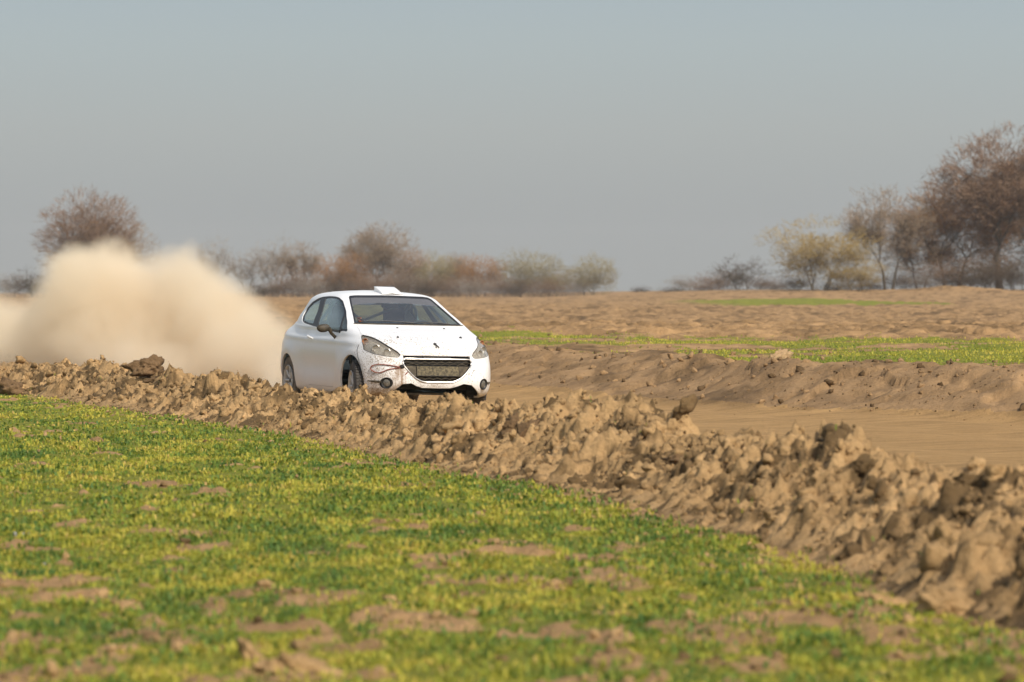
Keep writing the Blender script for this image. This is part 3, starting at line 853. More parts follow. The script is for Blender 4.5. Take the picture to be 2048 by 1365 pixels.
def build_car():
    root = bpy.data.objects.new('rally_car', None); COL.objects.link(root)
    f = Vector((math.sin(CAR_YAW), -math.cos(CAR_YAW), 0)); l = Vector((math.cos(CAR_YAW), math.sin(CAR_YAW), 0)); u = Vector((0, 0, 1))
    f2 = f * math.cos(CAR_PITCH) + u * math.sin(CAR_PITCH); u2 = u * math.cos(CAR_PITCH) - f * math.sin(CAR_PITCH)
    l2 = l * math.cos(CAR_ROLL) + u2 * math.sin(CAR_ROLL); u3 = u2 * math.cos(CAR_ROLL) - l * math.sin(CAR_ROLL)
    Mx = Matrix((f2, l2, u3)).transposed().to_4x4(); Mx.translation = CAR_T
    root.matrix_world = Mx
    tag(root, 'white mud-spattered three-door hatchback sliding along the dirt track', 'car')
    M_paint = paint_mat()
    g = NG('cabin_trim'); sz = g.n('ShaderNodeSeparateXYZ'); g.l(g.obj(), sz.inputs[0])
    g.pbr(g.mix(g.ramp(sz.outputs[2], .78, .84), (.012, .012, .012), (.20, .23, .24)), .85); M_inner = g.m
    M_black = simple('black_plastic', (.018, .018, .018), .5, var=.3)
    M_seal = simple('window_rubber', (.02, .02, .022), .5)
    M_chrome = simple('dirty_chrome', (.50, .48, .45), .30, metal=.85, var=.25, scale=14)
    M_muddy = simple('muddy_plastic', (.075, .060, .038), .8, var=.5, scale=26)
    M_mir = simple('mirror_mud', (.050, .038, .022), .6, var=.5, scale=30)
    M_rim = simple('dusty_white_rim', (.56, .53, .47), .5, var=.15)
    M_tyre = simple('dusty_tyre', (.060, .052, .044), .85, var=.35, scale=12)
    M_dark = simple('underside', (.012, .011, .010), .9)
    M_glass = glass_mat('window_glass', (.80, .90, .84), .02, .06)
    M_wglass = glass_mat('windscreen_glass', (.82, .90, .90), .05, .07)
    M_lens = glass_mat('lamp_lens', (.93, .93, .91), .05, .30)
    M_refl = simple('lamp_reflector', (.70, .67, .60), .35, metal=.15, var=.35, scale=30)
    M_amber = simple('amber_bulb', (.42, .17, .07), .3)
    M_strip = simple('sun_strip', (.115, .115, .12), .45, var=.08)
    M_red = simple('tow_strap_red', (.26, .07, .045), .8, var=.5)
    M_handle = simple('white_handle', (.80, .80, .78), .3)
    M_seat = simple('seat_fabric', (.04, .045, .055), .9)
    M_cage = simple('cage_tube', (.30, .36, .42), .4)
    M_badge = simple('badge_metal', (.07, .065, .055), .35, metal=.5)
    M_lamp_red = simple('tail_lamp_red', (.30, .03, .02), .3)

    verts, quads, bottom, top = body_surface()
    bvh_me = np_mesh('bvh', verts, [quads, bottom, top])
    tree = BVHTree.FromPolygons([tuple(v) for v in verts.tolist()], [tuple(q) for q in quads.tolist()])
    def skin(p, d):                                     # first point of the body met from p along d
        h = tree.ray_cast(Vector(p), Vector(d).normalized())
        return h[0], h[1]
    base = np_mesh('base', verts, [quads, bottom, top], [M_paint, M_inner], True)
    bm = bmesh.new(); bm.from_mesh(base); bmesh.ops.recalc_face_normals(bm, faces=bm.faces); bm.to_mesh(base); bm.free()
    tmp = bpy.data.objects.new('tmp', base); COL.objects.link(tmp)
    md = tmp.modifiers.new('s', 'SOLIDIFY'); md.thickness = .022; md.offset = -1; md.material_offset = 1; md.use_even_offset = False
    shell = bpy.data.meshes.new_from_object(tmp.evaluated_get(bpy.context.evaluated_depsgraph_get()))
    bpy.data.objects.remove(tmp)

    sideP = lambda poly, y: [(a, y, b) for a, b in poly]
    frontP = lambda poly, x: [(x, a, b) for a, b in poly]
    topP = lambda poly, z: [(a, b, z) for a, b in poly]
    circ = lambda cx, cy, r, n=40, s=1.0: [(cx + r * math.cos(2 * math.pi * k / n), cy + s * r * math.sin(2 * math.pi * k / n)) for k in range(n)]
    hl_dir = {-1: (math.cos(R(27)), -math.sin(R(27)), 0), 1: (math.cos(R(27)), math.sin(R(27)), 0)}
    def hl_poly(sd, g=0.0):
        d = np.array(hl_dir[sd]); P = np.array([(a, b * -sd, c) for a, b, c in HEADLIGHT])
        e = np.array([-d[1], d[0], 0]); pts = [(p @ e, p[2]) for p in P]
        pts = rounded(grow(pts, g) if g else pts, .03, 3)
        return [tuple(e * a + np.array([0, 0, b])) for a, b in pts], tuple(d)

    _h = [(1.005, -.60), (.99, -.68), (1.167, -.706), (1.338, -.737), (1.424, -.711), (1.529, -.668), (1.655, -.632), (1.771, -.599), (1.84, -.566), (1.905, -.516), (1.948, -.474), (1.978, -.445), (2.04, -.43)]
    HOOD = [(1.027, 0)] + [(1.02, -.35)] + _h + [(a, -b) for a, b in _h[::-1]] + [(1.02, .35)]
    DOOR = [(.66, .275), (.735, .42), (.76, .60), (.77, .80), (.75, .965), (.55, 1.00), (-.47, 1.045), (-.50, .90), (-.52, .60), (-.50, .42), (-.44, .275)]

    cut_all = []
    ARCH_F = circ(1.32, .325, .345, 44, 1.04); ARCH_R = circ(-1.21, .295, .348, 44)
    for sd in (-1, 1):
        for poly in (ARCH_F, ARCH_R): cut_all.append(prism(sideP(poly, 0), (0, sd, 0), .48, 1.3))
        cut_all.append(prism(sideP(rounded(SIDE_GLASS, .02, 2), 0), (0, sd, 0), .35, 1.3))
        p, d = hl_poly(sd); cut_all.append(prism(p, d, 1.05, 3.0))
        # the badly fitted fog lamp hole
        cut_all.append(prism(frontP(circ(sd * .615, .365, .068, 28), 0), (1, 0, 0), 1.5, 2.6))
    cut_all.append(prism(frontP(WS, 0), (1, 0, 0), .02, 1.5))
    cut_all.append(prism(frontP(rounded([(-.56, 1.06), (-.50, 1.27), (.50, 1.27), (.56, 1.06)], .08), 0), (-1, 0, 0), 1.3, 2.3))
    cut_all.append(prism(frontP(grow(GRILLE, .004), 0), (1, 0, 0), 1.6, 2.6))
    cut_all.append(prism(frontP([(-.425, .65), (-.425, .694), (.42, .694), (.42, .65)], 0), (1, 0, 0), 1.7, 2.6))
    cut_all.append(prism(frontP(BUMPER_CUT, 0), (1, 0, 0), .6, 2.6))
    hood_cut = [(a, b) for a, b in HOOD]
    hp_in = grow(HOOD, -.003)
    hood = bool_mesh(shell, prism(topP(HOOD, 0), (0, 0, 1), .700, 1.2), 'INTERSECT')
    doors = {}
    # doors come off the bare shell and lose the window opening
    for sd in (-1, 1):
        m = bool_mesh(shell, prism(sideP(rounded(DOOR, .04, 3), 0), (0, sd, 0), .55, 1.3), 'INTERSECT')
        for c in (prism(sideP(rounded(SIDE_GLASS, .02, 2), 0), (0, sd, 0), .35, 1.3), prism(sideP(ARCH_F, 0), (0, sd, 0), .48, 1.3)):
            m = bool_mesh(m, c, 'DIFFERENCE')
        doors[sd] = m
    body = shell
    for c in cut_all: body = bool_mesh(body, c, 'DIFFERENCE')
    body = bool_mesh(body, prism(topP(grow(HOOD, .0035), 0), (0, 0, 1), .6965, 1.2), 'DIFFERENCE')
    for sd in (-1, 1):
        body = bool_mesh(body, prism(sideP(rounded(grow(DOOR, .0035), .04, 3), 0), (0, sd, 0), .55, 1.3), 'DIFFERENCE')
    for sd in (-1, 1):
        p, d = hl_poly(sd, .004)
        hood = bool_mesh(hood, prism(p, d, 1.05, 3.0), 'DIFFERENCE')
    def fin(me, name, mats, parent=root):
        me.name = name; me.materials.clear()
        for m in mats: me.materials.append(m)
        me.polygons.foreach_set('use_smooth', [True] * len(me.polygons)); me.set_sharp_from_angle(angle=R(38)); me.update()
        return link(name, me, parent)
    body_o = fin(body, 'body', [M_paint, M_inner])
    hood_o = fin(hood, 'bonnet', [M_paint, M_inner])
    hood_o['label'] = 'white bonnet speckled with mud'
    door_o = {}
    for sd in (-1, 1): door_o[sd] = fin(doors[sd], 'door', [M_paint, M_inner])

    # ---- glass and window frames, cut out of a shallower shell just inside the skin
    v2, q2, b2, t2 = body_surface()
    base2 = np_mesh('base2', v2, [q2, b2, t2], [M_seal, M_seal], True)
    bm = bmesh.new(); bm.from_mesh(base2); bmesh.ops.recalc_face_normals(bm, faces=bm.faces); bm.to_mesh(base2); bm.free()
    def thin_shell(off, th):
        t_ = bpy.data.objects.new('tmp', base2.copy()); COL.objects.link(t_)
        a = t_.modifiers.new('d', 'DISPLACE'); a.strength = -off; a.mid_level = 0
        b = t_.modifiers.new('s', 'SOLIDIFY'); b.thickness = th; b.offset = -1; b.use_even_offset = False
        m = bpy.data.meshes.new_from_object(t_.evaluated_get(bpy.context.evaluated_depsgraph_get()))
        bpy.data.objects.remove(t_); return m
    sh_frame = thin_shell(.006, .010); sh_glass = thin_shell(.010, .004)
    for sd in (-1, 1):
        fr = bool_mesh(sh_frame, prism(sideP(rounded(SIDE_GLASS, .02, 2), 0), (0, sd, 0), .35, 1.3), 'INTERSECT')
        for gp in (GLASS_DOOR, GLASS_FRONT, GLASS_REAR):
            fr = bool_mesh(fr, prism(sideP(rounded(gp, .02, 3), 0), (0, sd, 0), .35, 1.3), 'DIFFERENCE')
        fo = fin(fr, 'window_frame', [M_seal])
        for gp in (GLASS_DOOR, GLASS_FRONT, GLASS_REAR):
            gm = bool_mesh(sh_glass, prism(sideP(rounded(grow(gp, -.001), .02, 3), 0), (0, sd, 0), .35, 1.3), 'INTERSECT')
            fin(gm, 'side_window', [M_glass])
    ws_frame = bool_mesh(sh_frame, prism(frontP(WS, 0), (1, 0, 0), .02, 1.5), 'INTERSECT')
    WSI = grow(WS, -.022)
    ws_frame = bool_mesh(ws_frame, prism(frontP(WSI, 0), (1, 0, 0), .02, 1.5), 'DIFFERENCE')
    wf = fin(ws_frame, 'windscreen_surround', [M_seal])
    glassW = bool_mesh(sh_glass, prism(frontP(grow(WS, -.023), 0), (1, 0, 0), .02, 1.5), 'INTERSECT')
    STRIP = [(-.62, 1.262), (-.45, 1.290), (-.2, 1.305), (0, 1.309), (.2, 1.305), (.45, 1.290), (.62, 1.262), (.62, 1.5), (-.62, 1.5)]
    strip = bool_mesh(glassW, prism(frontP(STRIP, 0), (1, 0, 0), .0, 1.5), 'INTERSECT')
    glassW = bool_mesh(glassW, prism(frontP(STRIP, 0), (1, 0, 0), .0, 1.5), 'DIFFERENCE')
    wso = fin(glassW, 'windscreen', [M_wglass])
    so = fin(strip, 'sun_strip', [M_strip]); so['label'] = 'grey sun strip across the top of the windscreen'
    rg = bool_mesh(sh_glass, prism(frontP(rounded([(-.56, 1.06), (-.50, 1.27), (.50, 1.27), (.56, 1.06)], .08), 0), (-1, 0, 0), 1.3, 2.3), 'INTERSECT')
    fin(rg, 'rear_window', [M_glass])

    # ---- headlights: lens skin, reflector bowl behind, bulbs
    for sd in (-1, 1):
        p, d = hl_poly(sd, -.003)
        ln = bool_mesh(sh_glass, prism(p, d, 1.05, 3.0), 'INTERSECT')
        lo = fin(ln, 'headlight', [M_lens]); lo['label'] = 'swept-back clear headlight with mud on its lens'
        sh_in = thin_shell(.042, .006)
        rf = bool_mesh(sh_in, prism(hl_poly(sd, .02)[0], d, 1.05, 3.0), 'INTERSECT')
        link('reflector', fin(rf, 'reflector', [M_refl], lo).data, lo) if False else fin(rf, 'reflector', [M_refl], lo)
        for (a, b, c, r_, mt, nm) in ((1.50, -.735, .845, .040, M_amber, 'indicator_bulb'), (1.66, -.64, .765, .052, M_chrome, 'lamp_bowl'), (1.80, -.55, .725, .048, M_chrome, 'lamp_bowl')):
            hp, hn = skin((a + 1.2 * d[0], -sd * b + 1.2 * d[1], c), (-d[0], -d[1], 0))
            if hp is None: continue
            cc = hp - Vector(d) * .040
            prof = [(.001, -.030), (r_ * .45, -.026), (r_ * .8, -.012), (r_, .016), (r_ * .93, .018), (r_ * .7, -.004), (r_ * .35, -.018), (.001, -.020)]
            v, fc = lathe_y(prof, 20, False)
            o = link(nm, py_mesh(nm, (v, fc), mt, True), lo, loc=cc)
            o.rotation_euler = Vector(d).to_track_quat('Y', 'Z').to_euler()
        # dark seal round the lens
        ring = []
        pl = hl_poly(sd, 0.0)[0]
        dense = []
        for i in range(len(pl)):
            a = np.array(pl[i]); b = np.array(pl[(i + 1) % len(pl)]); k = max(1, int(np.linalg.norm(b - a) / .02))
            for t in range(k): dense.append(a + (b - a) * t / k)
        for q in dense:
            hp, hn = skin(np.array(q) + np.array(d) * 3.0, (-d[0], -d[1], 0))
            if hp is not None: ring.append(tuple(hp - hn * .003))
        link('seal', py_mesh('seal', tube(ring, .0042, 6, True), M_seal, True), lo)

    # ---- grille
    gx = lambda y, z: (skin((3, y, z), (-1, 0, 0))[0] or Vector((2.0, y, z))).x
    loop = []
    Gp = rounded(GRILLE, .03, 4)
    for i in range(len(Gp)):
        a, b = np.array(Gp[i]), np.array(Gp[(i + 1) % len(Gp)]); k = max(1, int(np.linalg.norm(b - a) / .03))
        for t in range(k):
            q = a + (b - a) * t / k; loop.append((gx(*q) + .002, q[0], q[1]))
    go = link('grille', py_mesh('grille', tube(loop, .0098, 8, True), M_chrome, True), root)
    go['label'] = 'dark honeycomb grille in a chrome frame'
    def inside(y, z, poly):
        c = False; n = len(poly)
        for i in range(n):
            a, b = poly[i], poly[i - 1]
            if (a[1] > z) != (b[1] > z) and y < (b[0] - a[0]) * (z - a[1]) / (b[1] - a[1]) + a[0]: c = not c
        return c
    bars = []
    hw, hh = .052, .021
    rows = [(r, .397 + r * hh) for r in range(13)]
    for r, z in rows:
        if .447 < z < .580: continue
        y = -.52 + (hw if r % 2 else 0)
        while y < .52:
            for y0, y1, z0, z1 in ((y, y + hw * .5, z, z + hh * .5), (y + hw * .5, y + hw * 1.5, z + hh * .5, z + hh * .5), (y + hw * 1.5, y + hw * 2, z + hh * .5, z)):
                if inside(y0, z0, GRILLE) and inside(y1, z1, GRILLE):
                    x0 = gx(y0, z0) - .022
                    bars.append(tube([(x0, y0, z0), (gx(y1, z1) - .022, y1, z1)], .0042, 4))
            y += hw * 2
    for lo_, hi_ in ((0, .5), (.5, 1)):
        link('honeycomb_mesh', py_mesh('honeycomb_mesh', join([b_ for b_ in bars if lo_ <= b_[0][0][2] < hi_]), M_muddy), go)
    # backing behind the mesh and the solid band carrying the plate
    bk = [(gx(*q) - .06, q[0], q[1]) for q in grow(GRILLE, .012)]
    n = len(bk); cen = (1.93, 0, .53)
    link('backing', py_mesh('backing', (bk + [cen], [[i, (i + 1) % n, n] for i in range(n)]), M_dark), go)
    band = []; ys = np.linspace(-.43, .43, 23)
    def lim(z): 
        c = [y for y in np.linspace(-.46, .46, 185) if inside(y, z, GRILLE)]; return min(c) + .012, max(c) - .012
    V = []; F = []
    for z in (.454, .51, .574):
        a, b = lim(z)
        for y in np.linspace(a, b, 23): V.append((gx(y, z) - .016, y, z))
    for i in range(2):
        for j in range(22): F.append([i * 23 + j, i * 23 + j + 1, (i + 1) * 23 + j + 1, (i + 1) * 23 + j])
    link('crossbar', py_mesh('crossbar', (V, F), M_muddy, True), go)
    V = []; F = []
    pw, pz0, pz1 = .265, .458, .578
    for z in (pz0, pz1):
        for y in np.linspace(-pw, pw, 15): V.append((gx(y, z) - .003, y + .0, z))
    for z in (pz0, pz1):
        for y in np.linspace(-pw, pw, 15): V.append((gx(y, z) - .010, y + .0, z))
    for j in range(14): F += [[j, j + 1, 16 + j, 15 + j], [30 + j, 45 + j, 46 + j, 31 + j], [j, 30 + j, 31 + j, j + 1], [15 + j, 16 + j, 46 + j, 45 + j]]
    F += [[0, 15, 45, 30], [14, 44, 59, 29]]
    g = NG('muddy_plate'); v_ = g.obj()
    c_ = g.mix(g.ramp(g.noise(v_, 34, 5, .7), .42, .62), (.050, .042, .026), (.17, .14, .08))
    mp_ = g.n('ShaderNodeMapping'); g.l(v_, mp_.inputs[0]); mp_.inputs['Scale'].default_value = (1, 40, 3)
    c_ = g.mix(g.math('MULTIPLY', g.ramp(g.noise(mp_.outputs[0], 1, 3), .5, .7), .5), c_, (.20, .165, .09))
    g.pbr(c_, .8)
    po = link('plate_holder', py_mesh('plate_holder', (V, F), g.m), root); po['label'] = 'blank number plate panel caked with dry mud'
    rim = [(gx(y, z) + .0, y, z) for y, z in [(a, pz0) for a in np.linspace(-pw, pw, 15)] + [(a, pz1) for a in np.linspace(pw, -pw, 15)]]
    link('plate_rim', py_mesh('plate_rim', tube(rim, .0035, 4, True), M_black), po)
    hp = (gx(-.375, .53) - .012, -.375, .53)
    v, fc = lathe_y([(.001, .004), (.016, .004), (.018, 0), (.016, -.006), (.001, -.006)], 14, False)
    o = link('tow_hole', py_mesh('tow_hole', (v, fc), M_dark, True), go, loc=hp); o.rotation_euler = (0, 0, -math.pi / 2)
    # slot between bonnet and grille: radiator panel seen in it
    V = [(gx(y, .69) - .05, y, z) for z in (.64, .71) for y in np.linspace(-.43, .43, 9)]
    link('radiator_panel', py_mesh('radiator_panel', (V, [[j, j + 1, 10 + j, 9 + j] for j in range(8)]), M_dark), root)
    V = [(1.972, -.15, .676), (1.972, .20, .676), (1.962, .20, .694), (1.962, -.15, .694)]
    link('lock_plate', py_mesh('lock_plate', box((1.952, .02, .672), (.02, .34, .014)), simple('bare_metal', (.42, .42, .41), .35, metal=.7), False, .003), root)

    # ---- fog lamps with their torn slots
    for sd in (-1, 1):
        x0 = gx(sd * .615, .365)
        v, fc = lathe_y([(.001, -.016), (.045, -.014), (.054, -.004), (.058, .004), (.066, .006), (.069, -.004), (.066, -.03), (.001, -.03)], 28, False)
        o = link('fog_lamp', py_mesh('fog_lamp', (v, fc), M_black, True), root, loc=(x0 - .006, sd * .615, .365))
        nrm = skin((3, sd * .615, .365), (-1, 0, 0))[1]
        o.rotation_euler = Vector(nrm).to_track_quat('Y', 'Z').to_euler()
        v, fc = lathe_y([(.001, .004), (.03, .001), (.045, -.006), (.045, -.010), (.001, -.010)], 24, False)
        link('lamp_glass', py_mesh('lamp_glass', (v, fc), simple('fog_glass', (.13, .12, .10), .25, var=.5, scale=60), True), o)
        ya = np.linspace(.672, .765, 7) if sd > 0 else np.linspace(.672, .775, 7)
        pts = []
        for y in ya:
            h, nn = skin((3, sd * y, .378 + (y - .68) * .06), (-1, 0, 0)); pts.append(tuple(h + nn * .001))
        link('torn_slot', py_mesh('torn_slot', tube(pts, [.012, .014, .014, .013, .012, .009, .005], 8), M_muddy, True), root)

    # ---- tow strap on the right of the bumper: loop against the skin
    strap = []
    SP = np.array([(-.465, .550), (-.55, .570), (-.65, .582), (-.71, .578), (-.745, .556), (-.752, .525), (-.728, .496), (-.695, .484), (-.655, .495), (-.60, .525), (-.53, .540)])
    for i in range(len(SP)):
        for t in (0, .33, .66):
            a_, b_, c_, d_ = SP[i - 1], SP[i], SP[(i + 1) % len(SP)], SP[(i + 2) % len(SP)]
            y, z = .5 * (2 * b_ + (c_ - a_) * t + (2 * a_ - 5 * b_ + 4 * c_ - d_) * t * t + (3 * b_ - a_ - 3 * c_ + d_) * t ** 3)
            h, nn = skin((2.6, y, z), (-1, 0, 0)); strap.append(tuple(h + nn * .010))
    so = link('tow_strap', py_mesh('tow_strap', tube(strap, .0058, 6, True, 1.0), M_red, True), root); so['label'] = 'faded red loop of tow strap hanging on the bumper'
    h, nn = skin((3, -.447, .562), (-1, 0, 0))
    v, fc = ico(2)
    link('strap_eye', py_mesh('strap_eye', ((v * np.array([.018, .034, .026]) + np.array(h)).tolist(), fc.tolist()), M_dark, True), root)
    # black scratches on the left of the bumper, a red scuff on the right
    sc_ = []
    for y, z, ln_, an in ((.395, .560, .016, 1.4), (.455, .525, .030, 1.2), (.475, .530, .022, 1.3), (.445, .500, .020, 1.5), (.345, .480, .018, .4), (.36, .485, .014, 1.0), (.395, .487, .036, 1.4), (.43, .470, .016, 1.2), (.395, .430, .010, 1.5)):
        pts = []
        for t in (-.5, 0, .5):
            hh_, nn = skin((3, y + math.cos(an) * ln_ * t, z + math.sin(an) * ln_ * t), (-1, 0, 0)); pts.append(tuple(hh_ + nn * .0005))
        sc_.append(tube(pts, [.002, .0042, .002], 6))
    for q_ in sc_: link('scratch', py_mesh('scratch', q_, M_black, True), root)
    pts = []
    for t in np.linspace(0, 1, 5):
        hh_, nn = skin((3, -.415 + .045 * t, .462 + .05 * t), (-1, 0, 0)); pts.append(tuple(hh_ + nn * .0005))
    link('red_scuff', py_mesh('red_scuff', tube(pts, [.002, .006, .009, .006, .002], 6), M_red, True), root)
    # crack from the arch up to the headlight
    pts = []
    for a, c in ((1.60, .560), (1.56, .60), (1.545, .635), (1.52, .66), (1.495, .70), (1.47, .735), (1.455, .77), (1.46, .80)):
        hh_, nn = skin((a, -2, c), (0, 1, 0)); pts.append(tuple(hh_ + nn * .0002))
    link('bumper_seam', py_mesh('bumper_seam', tube(pts, .0035, 5), M_dark), root)

    # ---- emblem: standing lion outline, bonnet pins, washer jets
    def badge(poly, c, s_, nm, mt, parent, tilt=0, lift=.004, th=.006):
        cy, cz = c; top_ = []; bot = []
        for a, b in poly:
            aa = a * math.cos(tilt) - b * math.sin(tilt); bb = a * math.sin(tilt) + b * math.cos(tilt)
            h_, n_ = skin((3, cy + aa * s_, cz + bb * s_), (-1, 0, 0))
            top_.append(tuple(h_ + n_ * (lift + th))); bot.append(tuple(h_ - n_ * .002))
        n_ = len(poly)
        Fx = [list(range(n_)), list(range(2 * n_ - 1, n_ - 1, -1))] + [[i, i + n_, (i + 1) % n_ + n_, (i + 1) % n_] for i in range(n_)]
        me = bpy.data.meshes.new(nm); me.from_pydata(top_ + bot, [], Fx); me.materials.append(mt)
        bm = bmesh.new(); bm.from_mesh(me); bmesh.ops.triangulate(bm, faces=[q for q in bm.faces if len(q.verts) > 4]); bmesh.ops.recalc_face_normals(bm, faces=bm.faces); bm.to_mesh(me); bm.free()
        return link(nm, me, parent)
    LION = [(-.95, .55), (-.60, .95), (-.15, 1.0), (.25, .90), (.50, .98), (.62, .82), (.35, .62), (.40, .30), (.62, .05), (.95, -.45), (1.05, -.90), (.62, -.95), (.60, -.70), (.30, -.30), (.05, -.10), (-.15, -.55), (-.10, -.95), (-.55, -.95), (-.50, -.55), (-.25, 0), (-.20, .30), (-.55, .22), (-.95, .30), (-.60, .48), (-.30, .55), (-.62, .60)]
    bo = badge(LION, (.025, .812), .029, 'emblem', M_badge, hood_o); bo['label'] = 'dark rampant lion emblem'
    for y, z, a, b, tl in ((-.435, .888, .016, .020, .2), (.445, .892, .009, .026, -.75)):
        pass
    for (px_, py_, w_, h_, tl) in ((1.658, -.382, .010, .016, .2), (1.631, .426, .008, .022, .8)):
        h1, n1 = skin((px_, py_, 2), (0, 0, -1))
        v, fc = box((0, 0, .006), (w_ * 2.2, h_ * 1.6, .014))
        o = link('bonnet_pin', py_mesh('bonnet_pin', (v, fc), M_black, False, .004), hood_o, loc=h1); o.rotation_euler = Vector(n1).to_track_quat('Z', 'Y').to_euler(); o.rotation_euler.rotate_axis('Z', tl)
        v, fc = tube([(0, 0, 0), (0, 0, .022)], .005, 8)
        link('pin_post', py_mesh('pin_post', (v, fc), M_badge, True), o)
    for py_ in (-.21, .39):
        h1, n1 = skin((1.13, py_, 2), (0, 0, -1))
        link('washer_jet', py_mesh('washer_jet', box((0, 0, .004), (.022, .022, .012)), M_black, False, .003), hood_o, loc=h1)

    # ---- wipers and cowl
    cw = []
    for y in np.linspace(-.70, .70, 21):
        h_, n_ = skin((3, y, 1.049), (-1, 0, 0)); cw.append(tuple(h_ + n_ * .003))
    link('cowl_panel', py_mesh('cowl_panel', tube(cw, .007, 6), M_muddy, True), root)
    for a, b in (((.05, 1.060), (-.58, 1.072)), ((.52, 1.055), (.05, 1.062))):
        pts = []
        for t in np.linspace(0, 1, 9):
            y = a[0] + (b[0] - a[0]) * t; z = a[1] + (b[1] - a[1]) * t + .012 * math.sin(t * math.pi)
            h_, n_ = skin((3, y, z), (-1, 0, 0)); pts.append(tuple(h_ + n_ * .012))
        link('wiper', py_mesh('wiper', tube(pts, [.010, .009, .008, .007, .008, .007, .006, .006, .005], 6), M_black, True), root)
    # sticker in the right lower corner of the windscreen
    V = []
    for y, z in ((-.635, 1.080), (-.575, 1.078), (-.565, 1.128), (-.61, 1.125)):
        h_, n_ = skin((3, y, z), (-1, 0, 0)); V.append(tuple(h_ - n_ * .006))
    V2 = [tuple(Vector(q) + Vector((.006, 0, .006))) for q in V]
    g = NG('dark_sticker'); v_ = g.obj(); vo = g.n('ShaderNodeTexVoronoi'); vo.inputs['Scale'].default_value = 38; g.l(v_, vo.inputs['Vector'])
    rr = g.n('ShaderNodeSeparateColor'); g.l(vo.outputs['Color'], rr.inputs[0])
    g.pbr(g.mix(g.math('GREATER_THAN', rr.outputs[0], .68), g.mix(g.math('GREATER_THAN', rr.outputs[1], .7), (.03, .022, .02), (.30, .08, .03)), (.16, .12, .09)), .5)
    link('sticker', py_mesh('sticker', (V + V2, [[0, 1, 2, 3], [7, 6, 5, 4], [0, 4, 5, 1], [1, 5, 6, 2], [2, 6, 7, 3], [3, 7, 4, 0]]), g.m), wso)

    # ---- roof vent: raised flap open to the front
    y0, y1 = -.06, .205
    xs = np.linspace(.09, -.24, 9); V = []; F = []
    for i, x in enumerate(xs):
        for j, y in enumerate(np.linspace(y0, y1, 9)):
            h_, n_ = skin((x, y, 3), (0, 0, -1)); t = i / 8; e = 1 - ((j - 4) / 4.0) ** 4
            lift_ = .012 + .050 * t + .012 * max(0, 1 - abs(j - 4) / 3.5) * (1 - t) ** 2
            V.append((x, y, h_.z + lift_))
    for i in range(8):
        for j in range(8): F.append([i * 9 + j, i * 9 + j + 1, (i + 1) * 9 + j + 1, (i + 1) * 9 + j])
    me = py_mesh('roof_vent', (V, F), M_paint, True)
    vo_ = link('roof_vent', me, root)
    sm = vo_.modifiers.new('s', 'SOLIDIFY'); sm.thickness = .009; sm.offset = -1
    # cheeks down to the roof
    for sd_, y in ((0, y0), (8, y1)):
        ck = []
        for i in range(8):
            a = V[i * 9 + sd_]; b = V[(i + 1) * 9 + sd_]
            ha, _ = skin((a[0], a[1], 3), (0, 0, -1)); hb, _ = skin((b[0], b[1], 3), (0, 0, -1))
            k = .004 if sd_ == 0 else -.004
            ck.append(([(a[0], a[1] + k, a[2] - .005), (b[0], b[1] + k, b[2] - .005), (hb.x, hb.y + k, hb.z - .002), (ha.x, ha.y + k, ha.z - .002)], [[0, 1, 2, 3]]))
        link('vent_cheek', py_mesh('vent_cheek', join(ck), M_paint), vo_)
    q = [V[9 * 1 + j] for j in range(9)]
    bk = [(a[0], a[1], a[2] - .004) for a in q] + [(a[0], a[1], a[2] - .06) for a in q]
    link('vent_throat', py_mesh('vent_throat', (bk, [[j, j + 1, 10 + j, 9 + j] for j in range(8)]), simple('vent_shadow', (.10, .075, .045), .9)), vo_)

    # ---- door handles, mirrors
    for sd in (-1, 1):
        pts = [];
        for t in np.linspace(0, 1, 9):
            a = -.16 - .19 * t; h_, n_ = skin((a, sd * 2, .848 + .018 * t), (0, -sd, 0)); pts.append(tuple(h_ + n_ * (.004 + .030 * math.sin(math.pi * t) ** .5)))
        link('door_handle', py_mesh('door_handle', tube(pts, [.010, .013, .014, .014, .014, .014, .014, .013, .010], 8), M_handle, True), door_o[sd])
        if sd > 0: continue                                 # the left mirror is gone
        # mirror head, boxy-rounded, glass facing back
        v, fc = ico(3)
        v = np.sign(v) * np.abs(v) ** .75
        v = v * np.array([.050, .080, .050]); v[:, 1] *= 1 - .25 * (v[:, 2] < 0) * np.abs(v[:, 2]) / .06
        v[:, 0] = np.where(v[:, 0] < -.02, -.02 + (v[:, 0] + .02) * .15, v[:, 0])
        pos = Vector((.665, -1.0, .986))
        mo = link('wing_mirror', py_mesh('wing_mirror', (v.tolist(), fc.tolist()), M_mir, True), root, loc=pos)
        mo.rotation_euler = (sd * -.10, 0, sd * .12)
        mo['label'] = 'dark mud-coated wing mirror'
        a = Vector((.05 - .0, -sd * .056, -.008))
        h_, n_ = skin((.66, sd * 2, .862), (0, -sd, 0))
        b = h_ - pos
        mid = (a + b) / 2 + Vector((.01, sd * .012, 0))
        P_ = [tuple(a), tuple((a + mid) / 2 + Vector((0, -sd * .004, .006))), tuple(mid), tuple((mid + b) / 2), tuple(b), tuple(b + Vector((0, -sd * .01, -.045)))]
        link('mirror_arm', py_mesh('mirror_arm', tube(P_, [.030, .026, .021, .020, .022, .010], 10, False, .8), M_mir, True), mo)
        v, fc = lathe_y([(.001, -.004), (.9, -.004), (1, 0), (.9, .002), (.001, .002)], 24, False)
        v = [(x_ * .068, y_, z_ * .038) for x_, y_, z_ in v]
